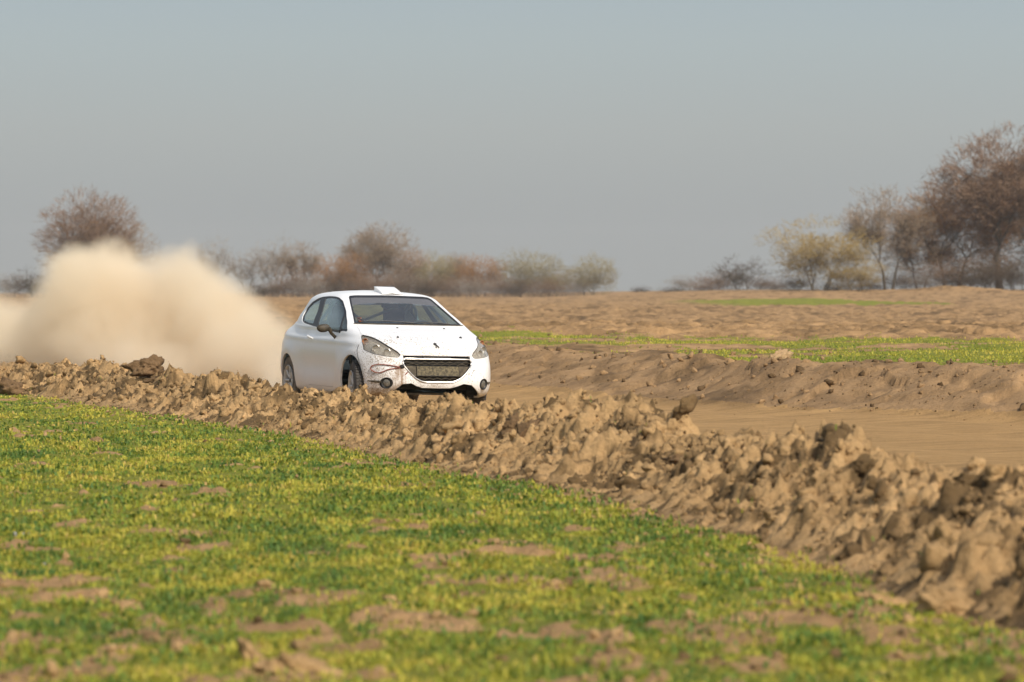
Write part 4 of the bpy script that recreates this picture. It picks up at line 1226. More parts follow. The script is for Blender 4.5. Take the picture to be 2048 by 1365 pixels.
        o = link('mirror_glass', py_mesh('mirror_glass', (v, fc), simple('mirror_silver', (.7, .72, .74), .05, metal=1), True), mo, loc=(-.022, 0, 0)); o.rotation_euler = (0, 0, math.pi / 2)
        # mirror fixing triangle on the window corner
        h_, n_ = skin((.765, sd * 2, .955), (0, -sd, 0))
        v, fc = ico(2)
        link('mirror_mount', py_mesh('mirror_mount', ((v * np.array([.035, .014, .028])).tolist(), fc.tolist()), M_black, True), root, loc=h_)
    # tail lamps wrap round the rear corner
    for sd in (-1, 1):
        tl = bool_mesh(thin_shell(-.004, .008), prism(sideP(rounded([(-1.62, .86), (-1.60, .93), (-1.99, .97), (-1.99, .80), (-1.76, .78)], .03), 0), (0, sd, 0), .45, 1.3), 'INTERSECT')
        fin(tl, 'tail_lamp', [M_lamp_red])
    # small stickers high on the rear quarter
    # ---- underside: sills, floor, arch liners, engine tray
    link('undertray', py_mesh('undertray', join([box((1.0, 0, .37), (1.62, .90, .16)), box((-.1, 0, .30), (1.5, 1.35, .10)), box((-1.3, 0, .42), (.9, .90, .2))]), M_dark, False, .02), root)
    link('bumper_beam', py_mesh('bumper_beam', box((1.80, 0, .40), (.10, .86, .05)), M_muddy, False, .01), root)
    for ax_ in (1.32, -1.21):
        for sd in (-1, 1):
            V = []; F = []; n = 20; rr_ = .372
            for k in range(n + 1):
                a = -.35 + (math.pi + .7) * k / n
                for y in (.50, .70): V.append((ax_ + rr_ * math.cos(a), sd * y, .325 + rr_ * math.sin(a)))
            for k in range(n): F.append([2 * k, 2 * k + 1, 2 * k + 3, 2 * k + 2])
            c0 = len(V); V.append((ax_, sd * .5, .325))
            for k in range(n): F.append([2 * k, 2 * k + 2, c0])
            link('wheel_arch_liner', py_mesh('wheel_arch_liner', (V, F), M_dark), root)
    # sills dull with dirt
    for sd in (-1, 1):
        link('sill', py_mesh('sill', box((-.02, sd * .775, .225), (1.72, .05, .07)), simple('sill_dirt', (.22, .175, .12), .9), False, .02), root)

    # ---- wheels
    M_tyre_r = simple('dust_coated_tyre', (.15, .120, .085), .9, var=.35, scale=12)
    def wheel(x, sd, z, steer, name='wheel'):
        wo_ = bpy.data.objects.new(name, None); COL.objects.link(wo_); wo_.parent = root
        wo_.location = (x, sd * .745, z); wo_.rotation_euler = (0, 0, steer)
        Rr, W2 = .303, .088
        prof = [(.185, -W2 * .92), (.215, -W2 * 1.02), (.26, -W2 * 1.06), (.292, -W2 * .98), (.306, -W2 * .80), (Rr, -W2 * .55), (Rr, -W2 * .2), (Rr, W2 * .2), (Rr, W2 * .55), (.306, W2 * .80), (.292, W2 * .98), (.26, W2 * 1.06), (.215, W2 * 1.02), (.185, W2 * .92)]
        v, fc = lathe_y(prof, 64, False)
        tr = []
        for k in range(48):                                  # tread blocks
            a = 2 * math.pi * k / 48
            for yy in (-.062, -.021, .021, .062):
                bx = box((0, 0, 0), (.026, .033, .012)); ca, sa = math.cos(a + (.03 if yy in (-.021, .062) else 0)), math.sin(a + (.03 if yy in (-.021, .062) else 0))
                tr.append(([((Rr + .003 + q[2]) * ca - q[0] * sa, q[1] + yy, (Rr + .003 + q[2]) * sa + q[0] * ca) for q in bx[0]], bx[1]))
        link('tyre', py_mesh('tyre', join([(v, fc)] + tr), M_tyre if x > 0 else M_tyre_r, True), wo_)
        s = sd
        rp = [(.196, s * .100), (.190, s * .104), (.182, s * .096), (.172, s * .060), (.168, s * .0), (.172, -s * .09), (.190, -s * .095), (.186, -s * .08)]
        v, fc = lathe_y(rp, 56, False)
        parts = [(v, fc)]
        for k in range(8):                                   # spokes
            a = 2 * math.pi * k / 8
            t_ = [(.045, s * .055), (.09, s * .068), (.14, s * .074), (.176, s * .070)]
            parts.append(tube([(r_ * math.cos(a), y_, r_ * math.sin(a)) for r_, y_ in t_], [.020, .017, .016, .022], 6))
        v, fc = lathe_y([(.001, s * .070), (.030, s * .068), (.052, s * .056), (.058, s * .03), (.05, 0)], 24, False); parts.append((v, fc))
        ro = link('rim', py_mesh('rim', join(parts), M_rim, True), wo_)
        v, fc = lathe_y([(.001, s * .080), (.020, s * .079), (.028, s * .070), (.030, s * .060)], 20, False)
        link('hub_cap', py_mesh('hub_cap', (v, fc), M_muddy, True), ro)
        v, fc = lathe_y([(.03, s * .030), (.135, s * .030), (.135, s * .012), (.03, s * .012)], 32, True)
        link('brake_disc', py_mesh('brake_disc', (v, fc), simple('brake_disc', (.20, .18, .16), .4, metal=.6), True), wo_)
    wheel(1.32, -1, .300, R(-9.5)); wheel(1.32, 1, .320, R(-9.5)); wheel(-1.225, -1, .298, 0); wheel(-1.225, 1, .320, 0)
    # the tyre's mud flap strips hang behind the front wheels
    # ---- cabin: seats, dash, wheel, roll cage
    for sd in (-1, 1):
        st_ = bpy.data.objects.new('seat', None); COL.objects.link(st_); st_.parent = root; st_.location = (-.25, sd * .36, .42)
        link('cushion', py_mesh('cushion', box((0, 0, .08), (.50, .46, .16)), M_seat, True, .04), st_)
        prof = [(-.21, 0), (-.24, .30), (-.25, .45), (-.13, .56), (-.12, .76), (-.07, .80), (.07, .80), (.12, .76), (.13, .56), (.25, .45), (.24, .30), (.21, 0)]
        V = [(-.24 - .22 * z_, y_, .10 + z_) for y_, z_ in prof] + [(-.34 - .22 * z_, y_, .10 + z_) for y_, z_ in prof]
        n = len(prof); F = [list(range(n)), list(range(2 * n - 1, n - 1, -1))] + [[i, i + n, (i + 1) % n + n, (i + 1) % n] for i in range(n)]
        link('backrest', py_mesh('backrest', (V, F), M_seat), st_)
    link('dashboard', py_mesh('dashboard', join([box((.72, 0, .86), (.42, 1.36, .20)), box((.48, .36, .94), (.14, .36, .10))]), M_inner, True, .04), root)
    pts = [(.33 + .04 * math.sin(a), .36 + .175 * math.cos(a), .93 + .165 * math.sin(a)) for a in np.linspace(0, 2 * math.pi, 28, endpoint=False)]
    so_ = link('steering_wheel', py_mesh('steering_wheel', join([tube(pts, .014, 8, True), tube([(.33, .19, .93), (.34, .53, .93)], .013, 6), tube([(.30, .36, .78), (.34, .36, .93)], .013, 6)]), M_black, True), root)
    cg = []
    for sd in (-1, 1):
        cg.append(tube([(-.42, sd * .62, .35), (-.42, sd * .62, .90), (-.42, sd * .56, 1.22), (-.42, sd * .49, 1.34)], .020, 8))
        cg.append(tube([(.72, sd * .66, .55), (.70, sd * .66, .96), (.40, sd * .585, 1.16), (.10, sd * .52, 1.315), (-.42, sd * .50, 1.35)], .020, 8))
        cg.append(tube([(-.42, sd * .50, 1.33), (-.90, sd * .52, 1.08), (-1.30, sd * .50, .80)], .020, 8))
    cg.append(tube([(-.42, -.50, 1.345), (-.42, .50, 1.345)], .020, 8)); cg.append(tube([(.10, -.52, 1.315), (.10, .52, 1.315)], .018, 8))
    cg.append(tube([(-.42, -.50, 1.33), (-.42, .60, .55)], .018, 8)); cg.append(tube([(-.42, .50, 1.33), (-1.28, -.48, .82)], .018, 8))
    link('roll_cage', py_mesh('roll_cage', join(cg), M_cage, True), root)
    mi = link('rear_view_mirror', py_mesh('rear_view_mirror', box((.22, 0, 1.275), (.03, .22, .05)), M_black, True, .01), root)
    for m in list(bpy.data.meshes):
        if m.users == 0: bpy.data.meshes.remove(m)
    return root

# ------------------------------------------------------------------ bare spring trees
def tube_segments(segs, sides):
    """segs: (n,8) x0 y0 z0 r0 x1 y1 z1 r1 -> verts, quads"""
    S = np.array(segs)
    A = S[:, 0:3]; B = S[:, 4:7]; r0 = S[:, 3]; r1 = S[:, 7]
    T = B - A; T /= np.linalg.norm(T, axis=1)[:, None] + 1e-9
    ref = np.where(np.abs(T[:, 2:3]) > .9, np.array([[1., 0, 0]]), np.array([[0, 0, 1.]]))
    U = np.cross(T, ref); U /= np.linalg.norm(U, axis=1)[:, None] + 1e-9
    W = np.cross(T, U)
    th = np.arange(sides) / sides * 2 * np.pi
    ring = np.cos(th)[None, :, None] * U[:, None] + np.sin(th)[None, :, None] * W[:, None]
    V = np.concatenate([A[:, None] + ring * r0[:, None, None], B[:, None] + ring * r1[:, None, None]], 1).reshape(-1, 3)
    n = len(S); b = np.arange(n)[:, None] * 2 * sides; j = np.arange(sides)[None]; j2 = (j + 1) % sides
    Q = np.stack([b + j, b + j2, b + sides + j2, b + sides + j], -1).reshape(-1, 4)
    return V, Q

def tree_mesh(seed, h, spread, stems=1, forks=5, twigs=2600, bare=.25, upright=.5, bud=.10, trunk_mat=None, crown_mat=None, tw=1.0, low=.10, fill=.75):
    """trunk-and-limbs mesh and a crown-of-twigs mesh; h metres tall, spread = crown radius"""
    r = random.Random(seed); limbs = []; tips = []
    def grow_(p, d, ln, rad, lvl):
        n = 4 if lvl < 2 else 3
        for i in range(n):
            q = p + d * (ln / n)
            limbs.append((*p, rad, *q, rad * .84)); rad *= .84
            jit = .16 + .05 * lvl
            d = (d + Vector((r.gauss(0, jit), r.gauss(0, jit), r.gauss(.04, jit * .6)))).normalized()
            p = q
            if lvl > 0 and lvl < 4 and r.random() < .6:
                sd = (d + Vector((r.gauss(0, .7), r.gauss(0, .7), r.gauss(.25, .4)))).normalized()
                grow_(p, sd, ln * r.uniform(.45, .65), rad * .55, lvl + 1)
            if lvl >= 2: tips.append((p.copy(), d.copy(), lvl))
        if lvl < 4:
            k = r.choice((2, 2, 3)) if lvl else forks
            for i in range(k):
                a = 2 * math.pi * (i + r.random() * .7) / k
                o = Vector((math.cos(a), math.sin(a), 0))
                lean = (spread / h) * (1.45 if lvl == 0 else .95) * r.uniform(.5, 1.15)
                nd = (d * upright + o * lean + Vector((0, 0, .35))).normalized()
                grow_(p, nd, ln * r.uniform(.62, .88), rad * (.72 if lvl else .62), lvl + 1)
    for s in range(stems):
        a = 2 * math.pi * s / max(1, stems) + r.random()
        off = Vector((math.cos(a), math.sin(a), 0)) * (.035 * h if stems > 1 else 0)
        d = (Vector((0, 0, 1)) + off * (.9 / h * 6 if stems > 1 else 0) + Vector((r.gauss(0, .05), r.gauss(0, .05), 0))).normalized()
        grow_(off, d, h * (bare + .06 * r.random()), h * .020 * (1 if stems == 1 else .7), 0)
    L = np.array(limbs)
    # scale so the crown's twigs end at height h and radius spread
    zmax = L[:, 6].max(); rmax = np.percentile(np.hypot(L[:, 4], L[:, 5]), 97)
    kz = h * .93 / zmax; kr = spread * .88 / rmax
    sc = np.array([kr, kr, kz, 1, kr, kr, kz, 1]); L = L * sc
    V, Q = tube_segments(L, 6)
    tm = np_mesh('trunk', V, Q, [trunk_mat], True)
    P = np.array([t[0][:] for t in tips]) * sc[:3]; D = np.array([t[1][:] for t in tips]) * sc[:3]
    D /= np.linalg.norm(D, axis=1)[:, None]
    g = np.random.default_rng(seed)
    # half the twigs sit on the limbs, half fill the crown's rounded, lumpy outline
    idx = g.integers(0, len(P), twigs)
    p0 = P[idx] + g.normal(0, .012 * h, (twigs, 3)); d0 = D[idx] + g.normal(0, .55, (twigs, 3)) + np.array([0, 0, .22])
    q = g.normal(size=(twigs, 3)); q /= np.linalg.norm(q, axis=1)[:, None]
    az = np.arctan2(q[:, 1], q[:, 0])
    lump = .78 + .34 * vnoise(az * 1.9 + 20, q[:, 2] * 2.4 + 5, seed) + .12 * vnoise(az * 5 + 40, q[:, 2] * 6 + 9, seed + 1)
    rad = g.random(twigs) ** .40 * lump
    zc = h * (low + (1 - low) * .48); zr = h * (1 - low) * .52
    qq = np.stack([q[:, 0] * rad * spread * .95, q[:, 1] * rad * spread * .95, zc + q[:, 2] * rad * zr], -1)
    hole = vnoise(qq[:, 0] * 5 / spread + 50, qq[:, 2] * 5 / spread + 50, seed + 2) > .30
    use = (g.random(twigs) < fill) & hole
    p0 = np.where(use[:, None], qq, p0)
    out = np.stack([q[:, 0], q[:, 1], q[:, 2] * .6 + .55], -1) + g.normal(0, .40, (twigs, 3))
    d0 = np.where(use[:, None], out, d0)
    d0 /= np.linalg.norm(d0, axis=1)[:, None]
    keep = (p0[:, 2] > .04 * h)
    p0, d0 = p0[keep], d0[keep]; twigs = len(p0)
    l0 = h * g.uniform(.035, .085, twigs)
    allP = [p0]; allQ = [p0 + d0 * l0[:, None]]; allW = [np.full(twigs, .0017 * h * tw)]
    for k in range(5):
        t = g.uniform(.25, 1, twigs)
        s0 = p0 + d0 * (l0 * t)[:, None]
        d1 = d0 + g.normal(0, .6, (twigs, 3)); d1 /= np.linalg.norm(d1, axis=1)[:, None]
        allP.append(s0); allQ.append(s0 + d1 * (l0 * g.uniform(.35, .8, twigs))[:, None]); allW.append(np.full(twigs, .0013 * h * tw))
    A = np.concatenate(allP); B = np.concatenate(allQ); W = np.concatenate(allW)
    n = len(A); T = B - A
    S = np.cross(T, g.normal(size=(n, 3))); S /= np.linalg.norm(S, axis=1)[:, None] + 1e-9
    V = np.stack([A - S * W[:, None], A + S * W[:, None], B], 1).reshape(-1, 3)
    F = [np.arange(n * 3).reshape(-1, 3)]
    if bud > 0:                                           # buds and catkins: small leaf-like flakes at twig ends
        m = int(n * bud); k = g.integers(0, n, m)
        c = A[k] + T[k] * g.uniform(.4, 1.05, m)[:, None]
        a = g.normal(size=(m, 3)); a /= np.linalg.norm(a, axis=1)[:, None]
        b = np.cross(a, g.normal(size=(m, 3))); b /= np.linalg.norm(b, axis=1)[:, None] + 1e-9
        s_ = (.0032 * h * g.uniform(.6, 1.4, m))[:, None]
        V = np.concatenate([V, np.stack([c - a * s_, c + b * s_ * .6, c + a * s_], 1).reshape(-1, 3)])
        F = [np.arange((n + m) * 3).reshape(-1, 3)]
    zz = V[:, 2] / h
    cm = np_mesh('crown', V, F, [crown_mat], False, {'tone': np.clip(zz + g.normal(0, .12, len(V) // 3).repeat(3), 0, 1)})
    return tm, cm

def crown_mat(name, a, b):
    g = NG(name)
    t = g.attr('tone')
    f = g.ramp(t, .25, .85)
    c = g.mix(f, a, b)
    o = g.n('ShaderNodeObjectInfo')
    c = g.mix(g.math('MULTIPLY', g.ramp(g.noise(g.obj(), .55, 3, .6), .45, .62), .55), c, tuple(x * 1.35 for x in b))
    g.pbr(c, .9, **{'Specular IOR Level': .1})
    return g.m

def build_trees():
    bark = simple('bark', (.085, .068, .052), .95, var=.3, scale=3)
    bark_l = simple('pale_bark', (.17, .145, .115), .95, var=.25, scale=3)
    CM = {
        'red': crown_mat('reddish_twigs', (.115, .076, .048), (.235, .150, .095)),
        'orange': crown_mat('rusty_twigs', (.16, .095, .045), (.35, .19, .08)),
        'yellow': crown_mat('yellow_buds', (.17, .125, .065), (.38, .275, .095)),
        'olive': crown_mat('olive_buds', (.18, .145, .09), (.30, .25, .12)),
        'grey': crown_mat('grey_brown_twigs', (.15, .112, .075), (.27, .20, .135)),
        'dark': crown_mat('dark_twigs', (.045, .032, .020), (.105, .075, .048)),
        'pale': crown_mat('pale_grey_twigs', (.20, .165, .135), (.30, .26, .215)),
    }
    K = {}
    def kind(key, cols, *a, **k):
        c = cols
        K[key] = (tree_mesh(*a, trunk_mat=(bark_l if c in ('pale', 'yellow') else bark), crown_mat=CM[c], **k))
    # (seed, height, spread)
    kind('tall', 'red', 3, 15.0, 5.0, forks=4, twigs=5600, bare=.22, upright=.85, bud=.25, low=.34, fill=.5)
    kind('tall_b', 'dark', 8, 14.0, 4.6, forks=4, twigs=6000, bare=.22, upright=.8, bud=.2, low=.12, fill=.65)
    kind('broad', 'orange', 5, 10.5, 4.4, stems=2, forks=4, twigs=5200, bare=.12, upright=.45, bud=.45, low=.08, fill=.75)
    kind('grey', 'grey', 13, 9.6, 3.8, stems=2, forks=4, twigs=3400, bare=.15, upright=.6, bud=.12, low=.10, fill=.55)
    kind('yellow', 'yellow', 17, 6.4, 3.7, stems=4, forks=4, twigs=4600, bare=.12, upright=.4, bud=.7, low=.04, fill=.7)
    kind('round_grey', 'grey', 23, 9, 4.2, stems=1, forks=6, twigs=6500, bare=.08, upright=.55, bud=.3, low=.02, fill=.8)
    kind('round_olive', 'olive', 29, 6, 4.0, stems=3, forks=5, twigs=6000, bare=.06, upright=.4, bud=.5, low=.0, fill=.8)
    kind('round_rust', 'orange', 31, 6, 3.0, stems=3, forks=5, twigs=5000, bare=.06, upright=.4, bud=.5, low=.0, fill=.8)
    kind('thin', 'pale', 37, 7, 2.6, stems=3, forks=3, twigs=1300, bare=.16, upright=.7, bud=.1, low=.15, fill=.4)
    kind('oval_red', 'red', 41, 13, 5.0, stems=3, forks=5, twigs=5200, bare=.14, upright=.8, bud=.5)
    kind('shrub', 'dark', 43, 3.2, 2.6, stems=6, forks=4, twigs=2400, bare=.10, upright=.3, bud=.3, tw=1.6, low=.0)
    kind('shrub_rust', 'red', 47, 3.2, 2.6, stems=6, forks=4, twigs=2400, bare=.10, upright=.3, bud=.5, tw=1.6, low=.0)
    kind('shrub_pale', 'pale', 53, 3.2, 2.4, stems=6, forks=4, twigs=1600, bare=.10, upright=.3, bud=.2, tw=1.6, low=.0)
    NEAR = ['first right of the dust cloud', 'under the thin see-through tree', 'left of the first rusty tree', 'between the two rusty trees', 'under the left half of the biggest grey tree', 'under the right half of the biggest grey tree', 'beside the orange-tinted tree', 'right of the narrow olive-brown tree', 'under the brown rounded tree', 'under the left half of the wide olive-topped tree', 'under the right half of the wide olive-topped tree',
            'just left of the small round rightmost tree', 'alone right of the gap in the skyline', 'left of the brown bushes', 'between the brown bushes and the yellow tree', 'under the right half of the yellow tree', 'under the open grey-brown tree', 'under the gap left of the rusty tree', 'under the rusty tree, right side', 'at the trunk of the tallest tree']
    # key, px, base py, top py, crown width px, depth, name, label, group
    T = [
        ('tall', 2000, 582, 262, 205, 362, 'bare_tree', 'tallest bare tree with reddish top behind the field at the far right', None),
        ('tall_b', 2072, 582, 300, 190, 378, 'bare_tree', 'dark bare tree cut by the right edge, beside the tallest one', None),
        ('broad', 1902, 583, 368, 200, 368, 'bare_tree', 'broad rusty-orange bare tree just left of the tallest one', None),
        ('grey', 1775, 584, 378, 150, 360, 'bare_tree', 'grey-brown open bare tree between the yellow tree and the rusty one', None),
        ('yellow', 1640, 586, 438, 165, 352, 'willow_tree', 'yellow-budding multi-stemmed tree at the far field edge', None),
        ('grey', 1842, 584, 455, 110, 374, 'bare_tree', 'lower grey bare tree filling the gap below the rusty crown', None),
        ('yellow', 1712, 586, 520, 90, 349, 'shrub', 'low yellow-budding shrub at the right foot of the yellow tree', None),
        ('shrub', 1960, 583, 520, 110, 355, 'shrub', 'dark brushy shrub round the foot of the tallest tree', None),
        ('shrub', 2035, 583, 505, 110, 358, 'shrub', 'dark shrub at the right edge below the tall trees', None),
        ('shrub_rust', 1895, 584, 515, 100, 357, 'shrub', 'rusty shrub under the broad orange tree', None),
        ('shrub_rust', 1806, 585, 540, 90, 366, 'shrub', 'brown shrub under the open grey-brown tree', None),
        ('shrub_rust', 1588, 588, 545, 70, 356, 'shrub', 'brown shrub at the left foot of the yellow tree', None),
        ('shrub', 1483, 588, 512, 90, 430, 'shrub', 'dark peaked bush standing alone left of the yellow tree', None),
        ('shrub_rust', 1438, 589, 542, 80, 440, 'shrub', 'brown bush at the left shoulder of the dark peaked bush', None),
        ('shrub_rust', 1528, 588, 552, 60, 436, 'shrub', 'small brown bush right of the dark peaked bush', None),
        ('shrub_pale', 1375, 590, 550, 80, 520, 'shrub', 'faint pale bush left of the brown bushes', None),
        ('shrub', 1282, 591, 571, 36, 520, 'shrub', 'tiny dark bush alone on the open skyline', None),
        ('round_olive', 1183, 593, 518, 76, 500, 'round_tree', 'small round olive-brown tree, rightmost of the middle row', None),
        ('round_olive', 1063, 594, 511, 112, 505, 'round_tree', 'wide olive-topped tree in the middle row', None),
        ('shrub_rust', 1122, 594, 546, 70, 512, 'shrub', 'low brown bush between the two olive-topped trees', None),
        ('round_rust', 955, 596, 519, 76, 500, 'round_tree', 'brown rounded tree left of the wide olive-topped one', 'brown'),
        ('round_olive', 872, 597, 513, 64, 500, 'round_tree', 'narrow olive-brown tree above the roof of the car', None),
        ('round_grey', 915, 597, 517, 62, 512, 'round_tree', 'grey-brown tree squeezed between its neighbours right of the car roof', None),
        ('round_rust', 826, 597, 508, 62, 505, 'round_tree', 'orange-tinted tree at the right flank of the big grey tree', None),
        ('round_grey', 757, 598, 464, 112, 500, 'round_tree', 'biggest grey-brown round tree directly above the car roof', None),
        ('round_rust', 705, 598, 514, 56, 496, 'round_tree', 'rusty tree at the left flank of the big grey tree', None),
        ('round_rust', 664, 598, 519, 58, 498, 'round_tree', 'second rusty tree left of the big grey tree', None),
        ('grey', 602, 600, 496, 66, 500, 'bare_tree', 'open grey-brown tree left of the rusty trees', None),
        ('thin', 552, 600, 486, 70, 515, 'bare_tree', 'thin see-through bare tree left of the car', None),
        ('thin', 500, 600, 505, 64, 505, 'bare_tree', 'thin bare tree just right of the dust cloud', None),
        ('thin', 428, 600, 474, 60, 510, 'bare_tree', 'faint bare treetop sticking out above the right dust plume', None),
        ('shrub_rust', 592, 600, 540, 64, 492, 'shrub', 'brown bush low behind the car roof, left end', None),
        ('shrub', 636, 600, 552, 60, 505, 'shrub', 'dark bush between the open grey-brown tree and the rusty trees', None),
        ('shrub_rust', 778, 598, 545, 80, 492, 'shrub', 'brown bush at the foot of the biggest grey tree', None),
        ('shrub_rust', 872, 598, 560, 70, 492, 'shrub', 'brown bush at the foot of the narrow olive-brown tree', None),
        ('shrub_rust', 1000, 596, 556, 70, 496, 'shrub', 'brown bush left of the wide olive-topped tree', None),
        ('shrub_pale', 540, 600, 562, 60, 500, 'shrub', 'pale low bush right of the dust cloud', None),
        ('oval_red', 178, 600, 384, 150, 420, 'bare_tree', 'large reddish bare tree rising behind the dust cloud', None),
        ('grey', 258, 600, 446, 90, 440, 'bare_tree', 'grey-red bare tree at the right side of the large reddish one', None),
        ('shrub', 72, 600, 536, 90, 430, 'shrub', 'dark hedge bush left of the dust cloud', None),
        ('shrub_pale', 22, 600, 545, 80, 440, 'shrub', 'greyish bush at the left edge of the photo', None),
        ('shrub_rust', 320, 600, 545, 90, 450, 'shrub', 'brown bush half hidden by the dust between its two plumes', None),
    ]
    more = [(518, 566, 60), (575, 560, 66), (618, 556, 64), (690, 556, 70), (735, 552, 70), (812, 552, 72), (845, 556, 64), (905, 552, 70), (945, 556, 70), (1035, 560, 66), (1090, 560, 60), (1150, 562, 50), (1345, 572, 50), (1410, 562, 60), (1555, 562, 56), (1668, 560, 70), (1735, 556, 76), (1850, 545, 80), (1925, 530, 90), (1985, 500, 100)]
    for q, (a, b, c) in enumerate(more):
        T.append((('shrub', 'shrub_rust', 'shrub_pale')[q % 3], a, 592 if a > 1300 else 599, b, c, (358 if a > 1600 else 430 if a > 1300 else 486) + (q * 7) % 13, 'shrub', 'low %s thicket bush %s' % (('dark', 'brown', 'pale')[q % 3], NEAR[q]), None))
    dims = {}
    for k, (tm, cm) in K.items():
        co = np.empty(len(cm.vertices) * 3, np.float32); cm.vertices.foreach_get('co', co); co = co.reshape(-1, 3)
        dims[k] = (np.percentile(co[:, 2], 99.7), np.percentile(np.abs(co[:, 0]), 97) * 2)
    def ground_z(x, d): return float(terrain(np.array([x]), np.array([d]))[0])
    for i, (k, px, by, ty, wpx, d, nm, lab, _) in enumerate(T):
        x = (px - 1024) / 7680 * d
        gz = ground_z(x, d) - (.45 if 'shrub' in k else .3 if 'round' in k else .12)
        top = CAM_H - (ty - 586) / 7680 * d
        H, Wd = dims[k]
        mid = 1.12 if 480 < px < 1250 else 1.0
        sz = (top - gz) / H * (1 + (mid - 1) * .9); sx_ = (wpx * 1.18 * mid / 7680 * d) / Wd
        grp = {'shrub': 'shrubs along the far field edge', 'round_tree': 'middle row of far trees', 'bare_tree': 'bare trees beyond the field', 'willow_tree': None}[nm]
        r_ = bpy.data.objects.new(nm, None); COL.objects.link(r_)
        r_.location = (x, d, gz); r_.scale = (sx_, sx_, sz); r_.rotation_euler = (0, 0, 0 if i < 5 else rnd.uniform(0, 6.28))
        tag(r_, lab, {'shrub': 'bush'}.get(nm, 'tree'), grp)
        tm, cm = K[k]
        link('trunk', tm, r_); link('crown', cm, r_)

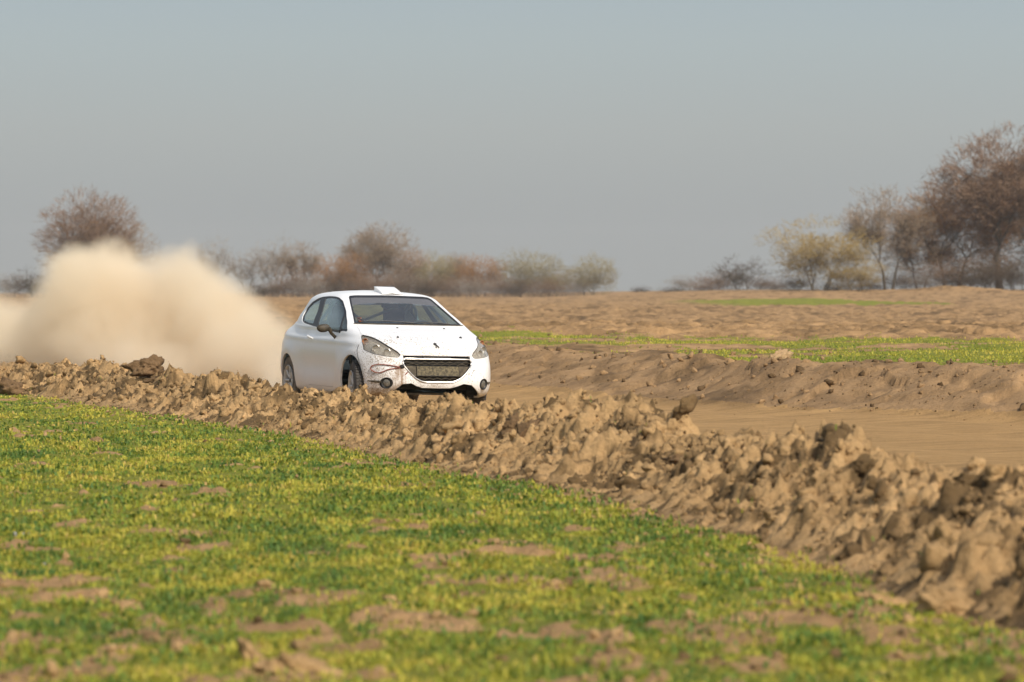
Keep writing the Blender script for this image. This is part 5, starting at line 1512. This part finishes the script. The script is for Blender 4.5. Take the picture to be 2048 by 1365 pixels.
# ------------------------------------------------------------------ dust thrown up behind the car
def build_dust():
    D0 = 57.0
    # px, py, radius px across, radius px up, depth, thickness m, strength
    B = [
        (190, 620, 110, 118, 58.5, 1.9, 1.0), (128, 588, 60, 92, 59.0, 1.3, .7), (235, 575, 62, 84, 58.5, 1.4, .75), (172, 560, 60, 74, 58.5, 1.2, .62),
        (340, 640, 110, 110, 57.5, 1.6, .75), (412, 580, 52, 90, 56.8, 1.2, .8), (370, 590, 60, 90, 57.2, 1.2, .55), (450, 650, 78, 95, 56.0, 1.3, 1.0), (510, 700, 80, 78, 54.5, 1.2, 1.0),
        (300, 720, 190, 80, 57.0, 1.8, 1.0), (95, 700, 130, 84, 59.0, 1.8, .75), (-40, 670, 150, 95, 60.5, 1.8, .55), (20, 720, 150, 60, 59.5, 1.6, .6), (420, 740, 150, 60, 55.5, 1.4, 1.0), (548, 735, 46, 52, 52.4, .8, .75), (300, 560, 80, 76, 58.0, 1.2, .55), (480, 640, 90, 60, 55.5, 1.0, .35), (200, 530, 120, 50, 58.5, 1.2, .4), (572, 765, 34, 26, 51.0, .7, .8), (566, 735, 22, 40, 50.6, .5, .5), (555, 770, 40, 30, 48.3, .6, .55), (-30, 700, 190, 90, 60.0, 1.8, .6), (60, 650, 110, 70, 60.0, 1.6, .55),
    ]
    L = []
    for px, py, rx, ry, d, th, st in B:
        x, z = px_to_world(px, py, d)
        L.append((x, d, z, rx / 7680 * d * 1.38, th * 1.3, ry / 7680 * d * 1.34, st))
    # hull: union of the puffs, remeshed into one skin
    bm = bmesh.new()
    for x, y, z, rx, ry, rz, st in L:
        m = Matrix.Translation((x, y, z)) @ Matrix.Diagonal((rx * 1.05, ry * 1.05, rz * 1.05, 1))
        bmesh.ops.create_icosphere(bm, subdivisions=4, radius=1, matrix=m)
    me = bpy.data.meshes.new('dust'); bm.to_mesh(me); bm.free()
    t = bpy.data.objects.new('tmp', me); COL.objects.link(t)
    md = t.modifiers.new('r', 'REMESH'); md.mode = 'VOXEL'; md.voxel_size = .11
    hull = bpy.data.meshes.new_from_object(t.evaluated_get(bpy.context.evaluated_depsgraph_get()))
    bpy.data.objects.remove(t)
    hull.name = 'dust'
    g = NG('dust_volume')
    geo = g.n('ShaderNodeNewGeometry'); pos = geo.outputs['Position']
    nz = g.n('ShaderNodeTexNoise'); nz.inputs['Scale'].default_value = .8; nz.inputs['Detail'].default_value = 5; nz.inputs['Roughness'].default_value = .55
    g.l(pos, nz.inputs['Vector'])
    wv = g.n('ShaderNodeVectorMath', operation='MULTIPLY_ADD'); sb = g.n('ShaderNodeVectorMath', operation='SUBTRACT'); g.l(nz.outputs['Color'], sb.inputs[0]); sb.inputs[1].default_value = (.5, .5, .5)
    g.l(sb.outputs[0], wv.inputs[0]); wv.inputs[1].default_value = (1.5, 1.2, 1.1); g.l(pos, wv.inputs[2])
    acc = None
    for x, y, z, rx, ry, rz, st in L:
        a = g.n('ShaderNodeVectorMath', operation='SUBTRACT'); g.l(wv.outputs[0], a.inputs[0]); a.inputs[1].default_value = (x, y, z)
        b = g.n('ShaderNodeVectorMath', operation='MULTIPLY'); g.l(a.outputs[0], b.inputs[0]); b.inputs[1].default_value = (1 / rx, 1 / ry, 1 / rz)
        c = g.n('ShaderNodeVectorMath', operation='LENGTH'); g.l(b.outputs[0], c.inputs[0])
        f = g.math('MULTIPLY', g.math('SUBTRACT', 1.0, c.outputs['Value'], clamp=True), st)
        acc = f if acc is None else g.math('ADD', acc, f)
    n2 = g.noise(pos, 1.5, 6, .66)
    n3 = g.noise(pos, .6, 3, .6)
    n4 = g.noise(pos, 4.2, 5, .7)
    er = g.math('ADD', g.math('ADD', g.math('MULTIPLY', n2, .50), g.math('MULTIPLY', n3, .45)), g.math('MULTIPLY', g.math('SUBTRACT', n4, .5), .75))
    dens = g.math('SUBTRACT', g.math('MULTIPLY', acc, 1.45), g.math('MULTIPLY', g.math('SUBTRACT', er, .30), 1.5), clamp=True)
    dens = g.math('MULTIPLY', g.math('POWER', dens, 1.5), 1.75)
    pv = g.n('ShaderNodeVolumePrincipled')
    pv.inputs['Color'].default_value = (.948, .855, .69, 1)
    pv.inputs['Anisotropy'].default_value = -.1
    g.l(dens, pv.inputs['Density'])
    g.l(pv.outputs[0], g.out.inputs['Volume'])
    g.m.cycles.homogeneous_volume = False if hasattr(g.m.cycles, 'homogeneous_volume') else False
    hull.materials.clear(); hull.materials.append(g.m)
    o = link('dust', hull)
    tag(o, 'billowing pale tan dust cloud trailing behind the white car', 'dust', kind='stuff')

def build_haze():
    """the thin spring air between here and the far trees"""
    g = NG('air')
    pv = g.n('ShaderNodeVolumePrincipled')
    pv.inputs['Color'].default_value = (.82, .88, .92, 1); pv.inputs['Density'].default_value = .00015
    g.l(pv.outputs[0], g.out.inputs['Volume'])
    v, f = box((0, 560, 8), (1400, 1260, 26))
    me = bpy.data.meshes.new('haze'); me.from_pydata(v, [], f); me.materials.append(g.m)
    bm = bmesh.new(); bm.from_mesh(me); bmesh.ops.recalc_face_normals(bm, faces=bm.faces); bm.to_mesh(me); bm.free()
    tag(link('haze', me), 'thin pale haze over the far fields', 'haze', kind='stuff')

build_terrain()
build_berm()
build_clods()
build_big_clods()
build_grass()
build_trees()
build_car()
build_dust()
build_haze()
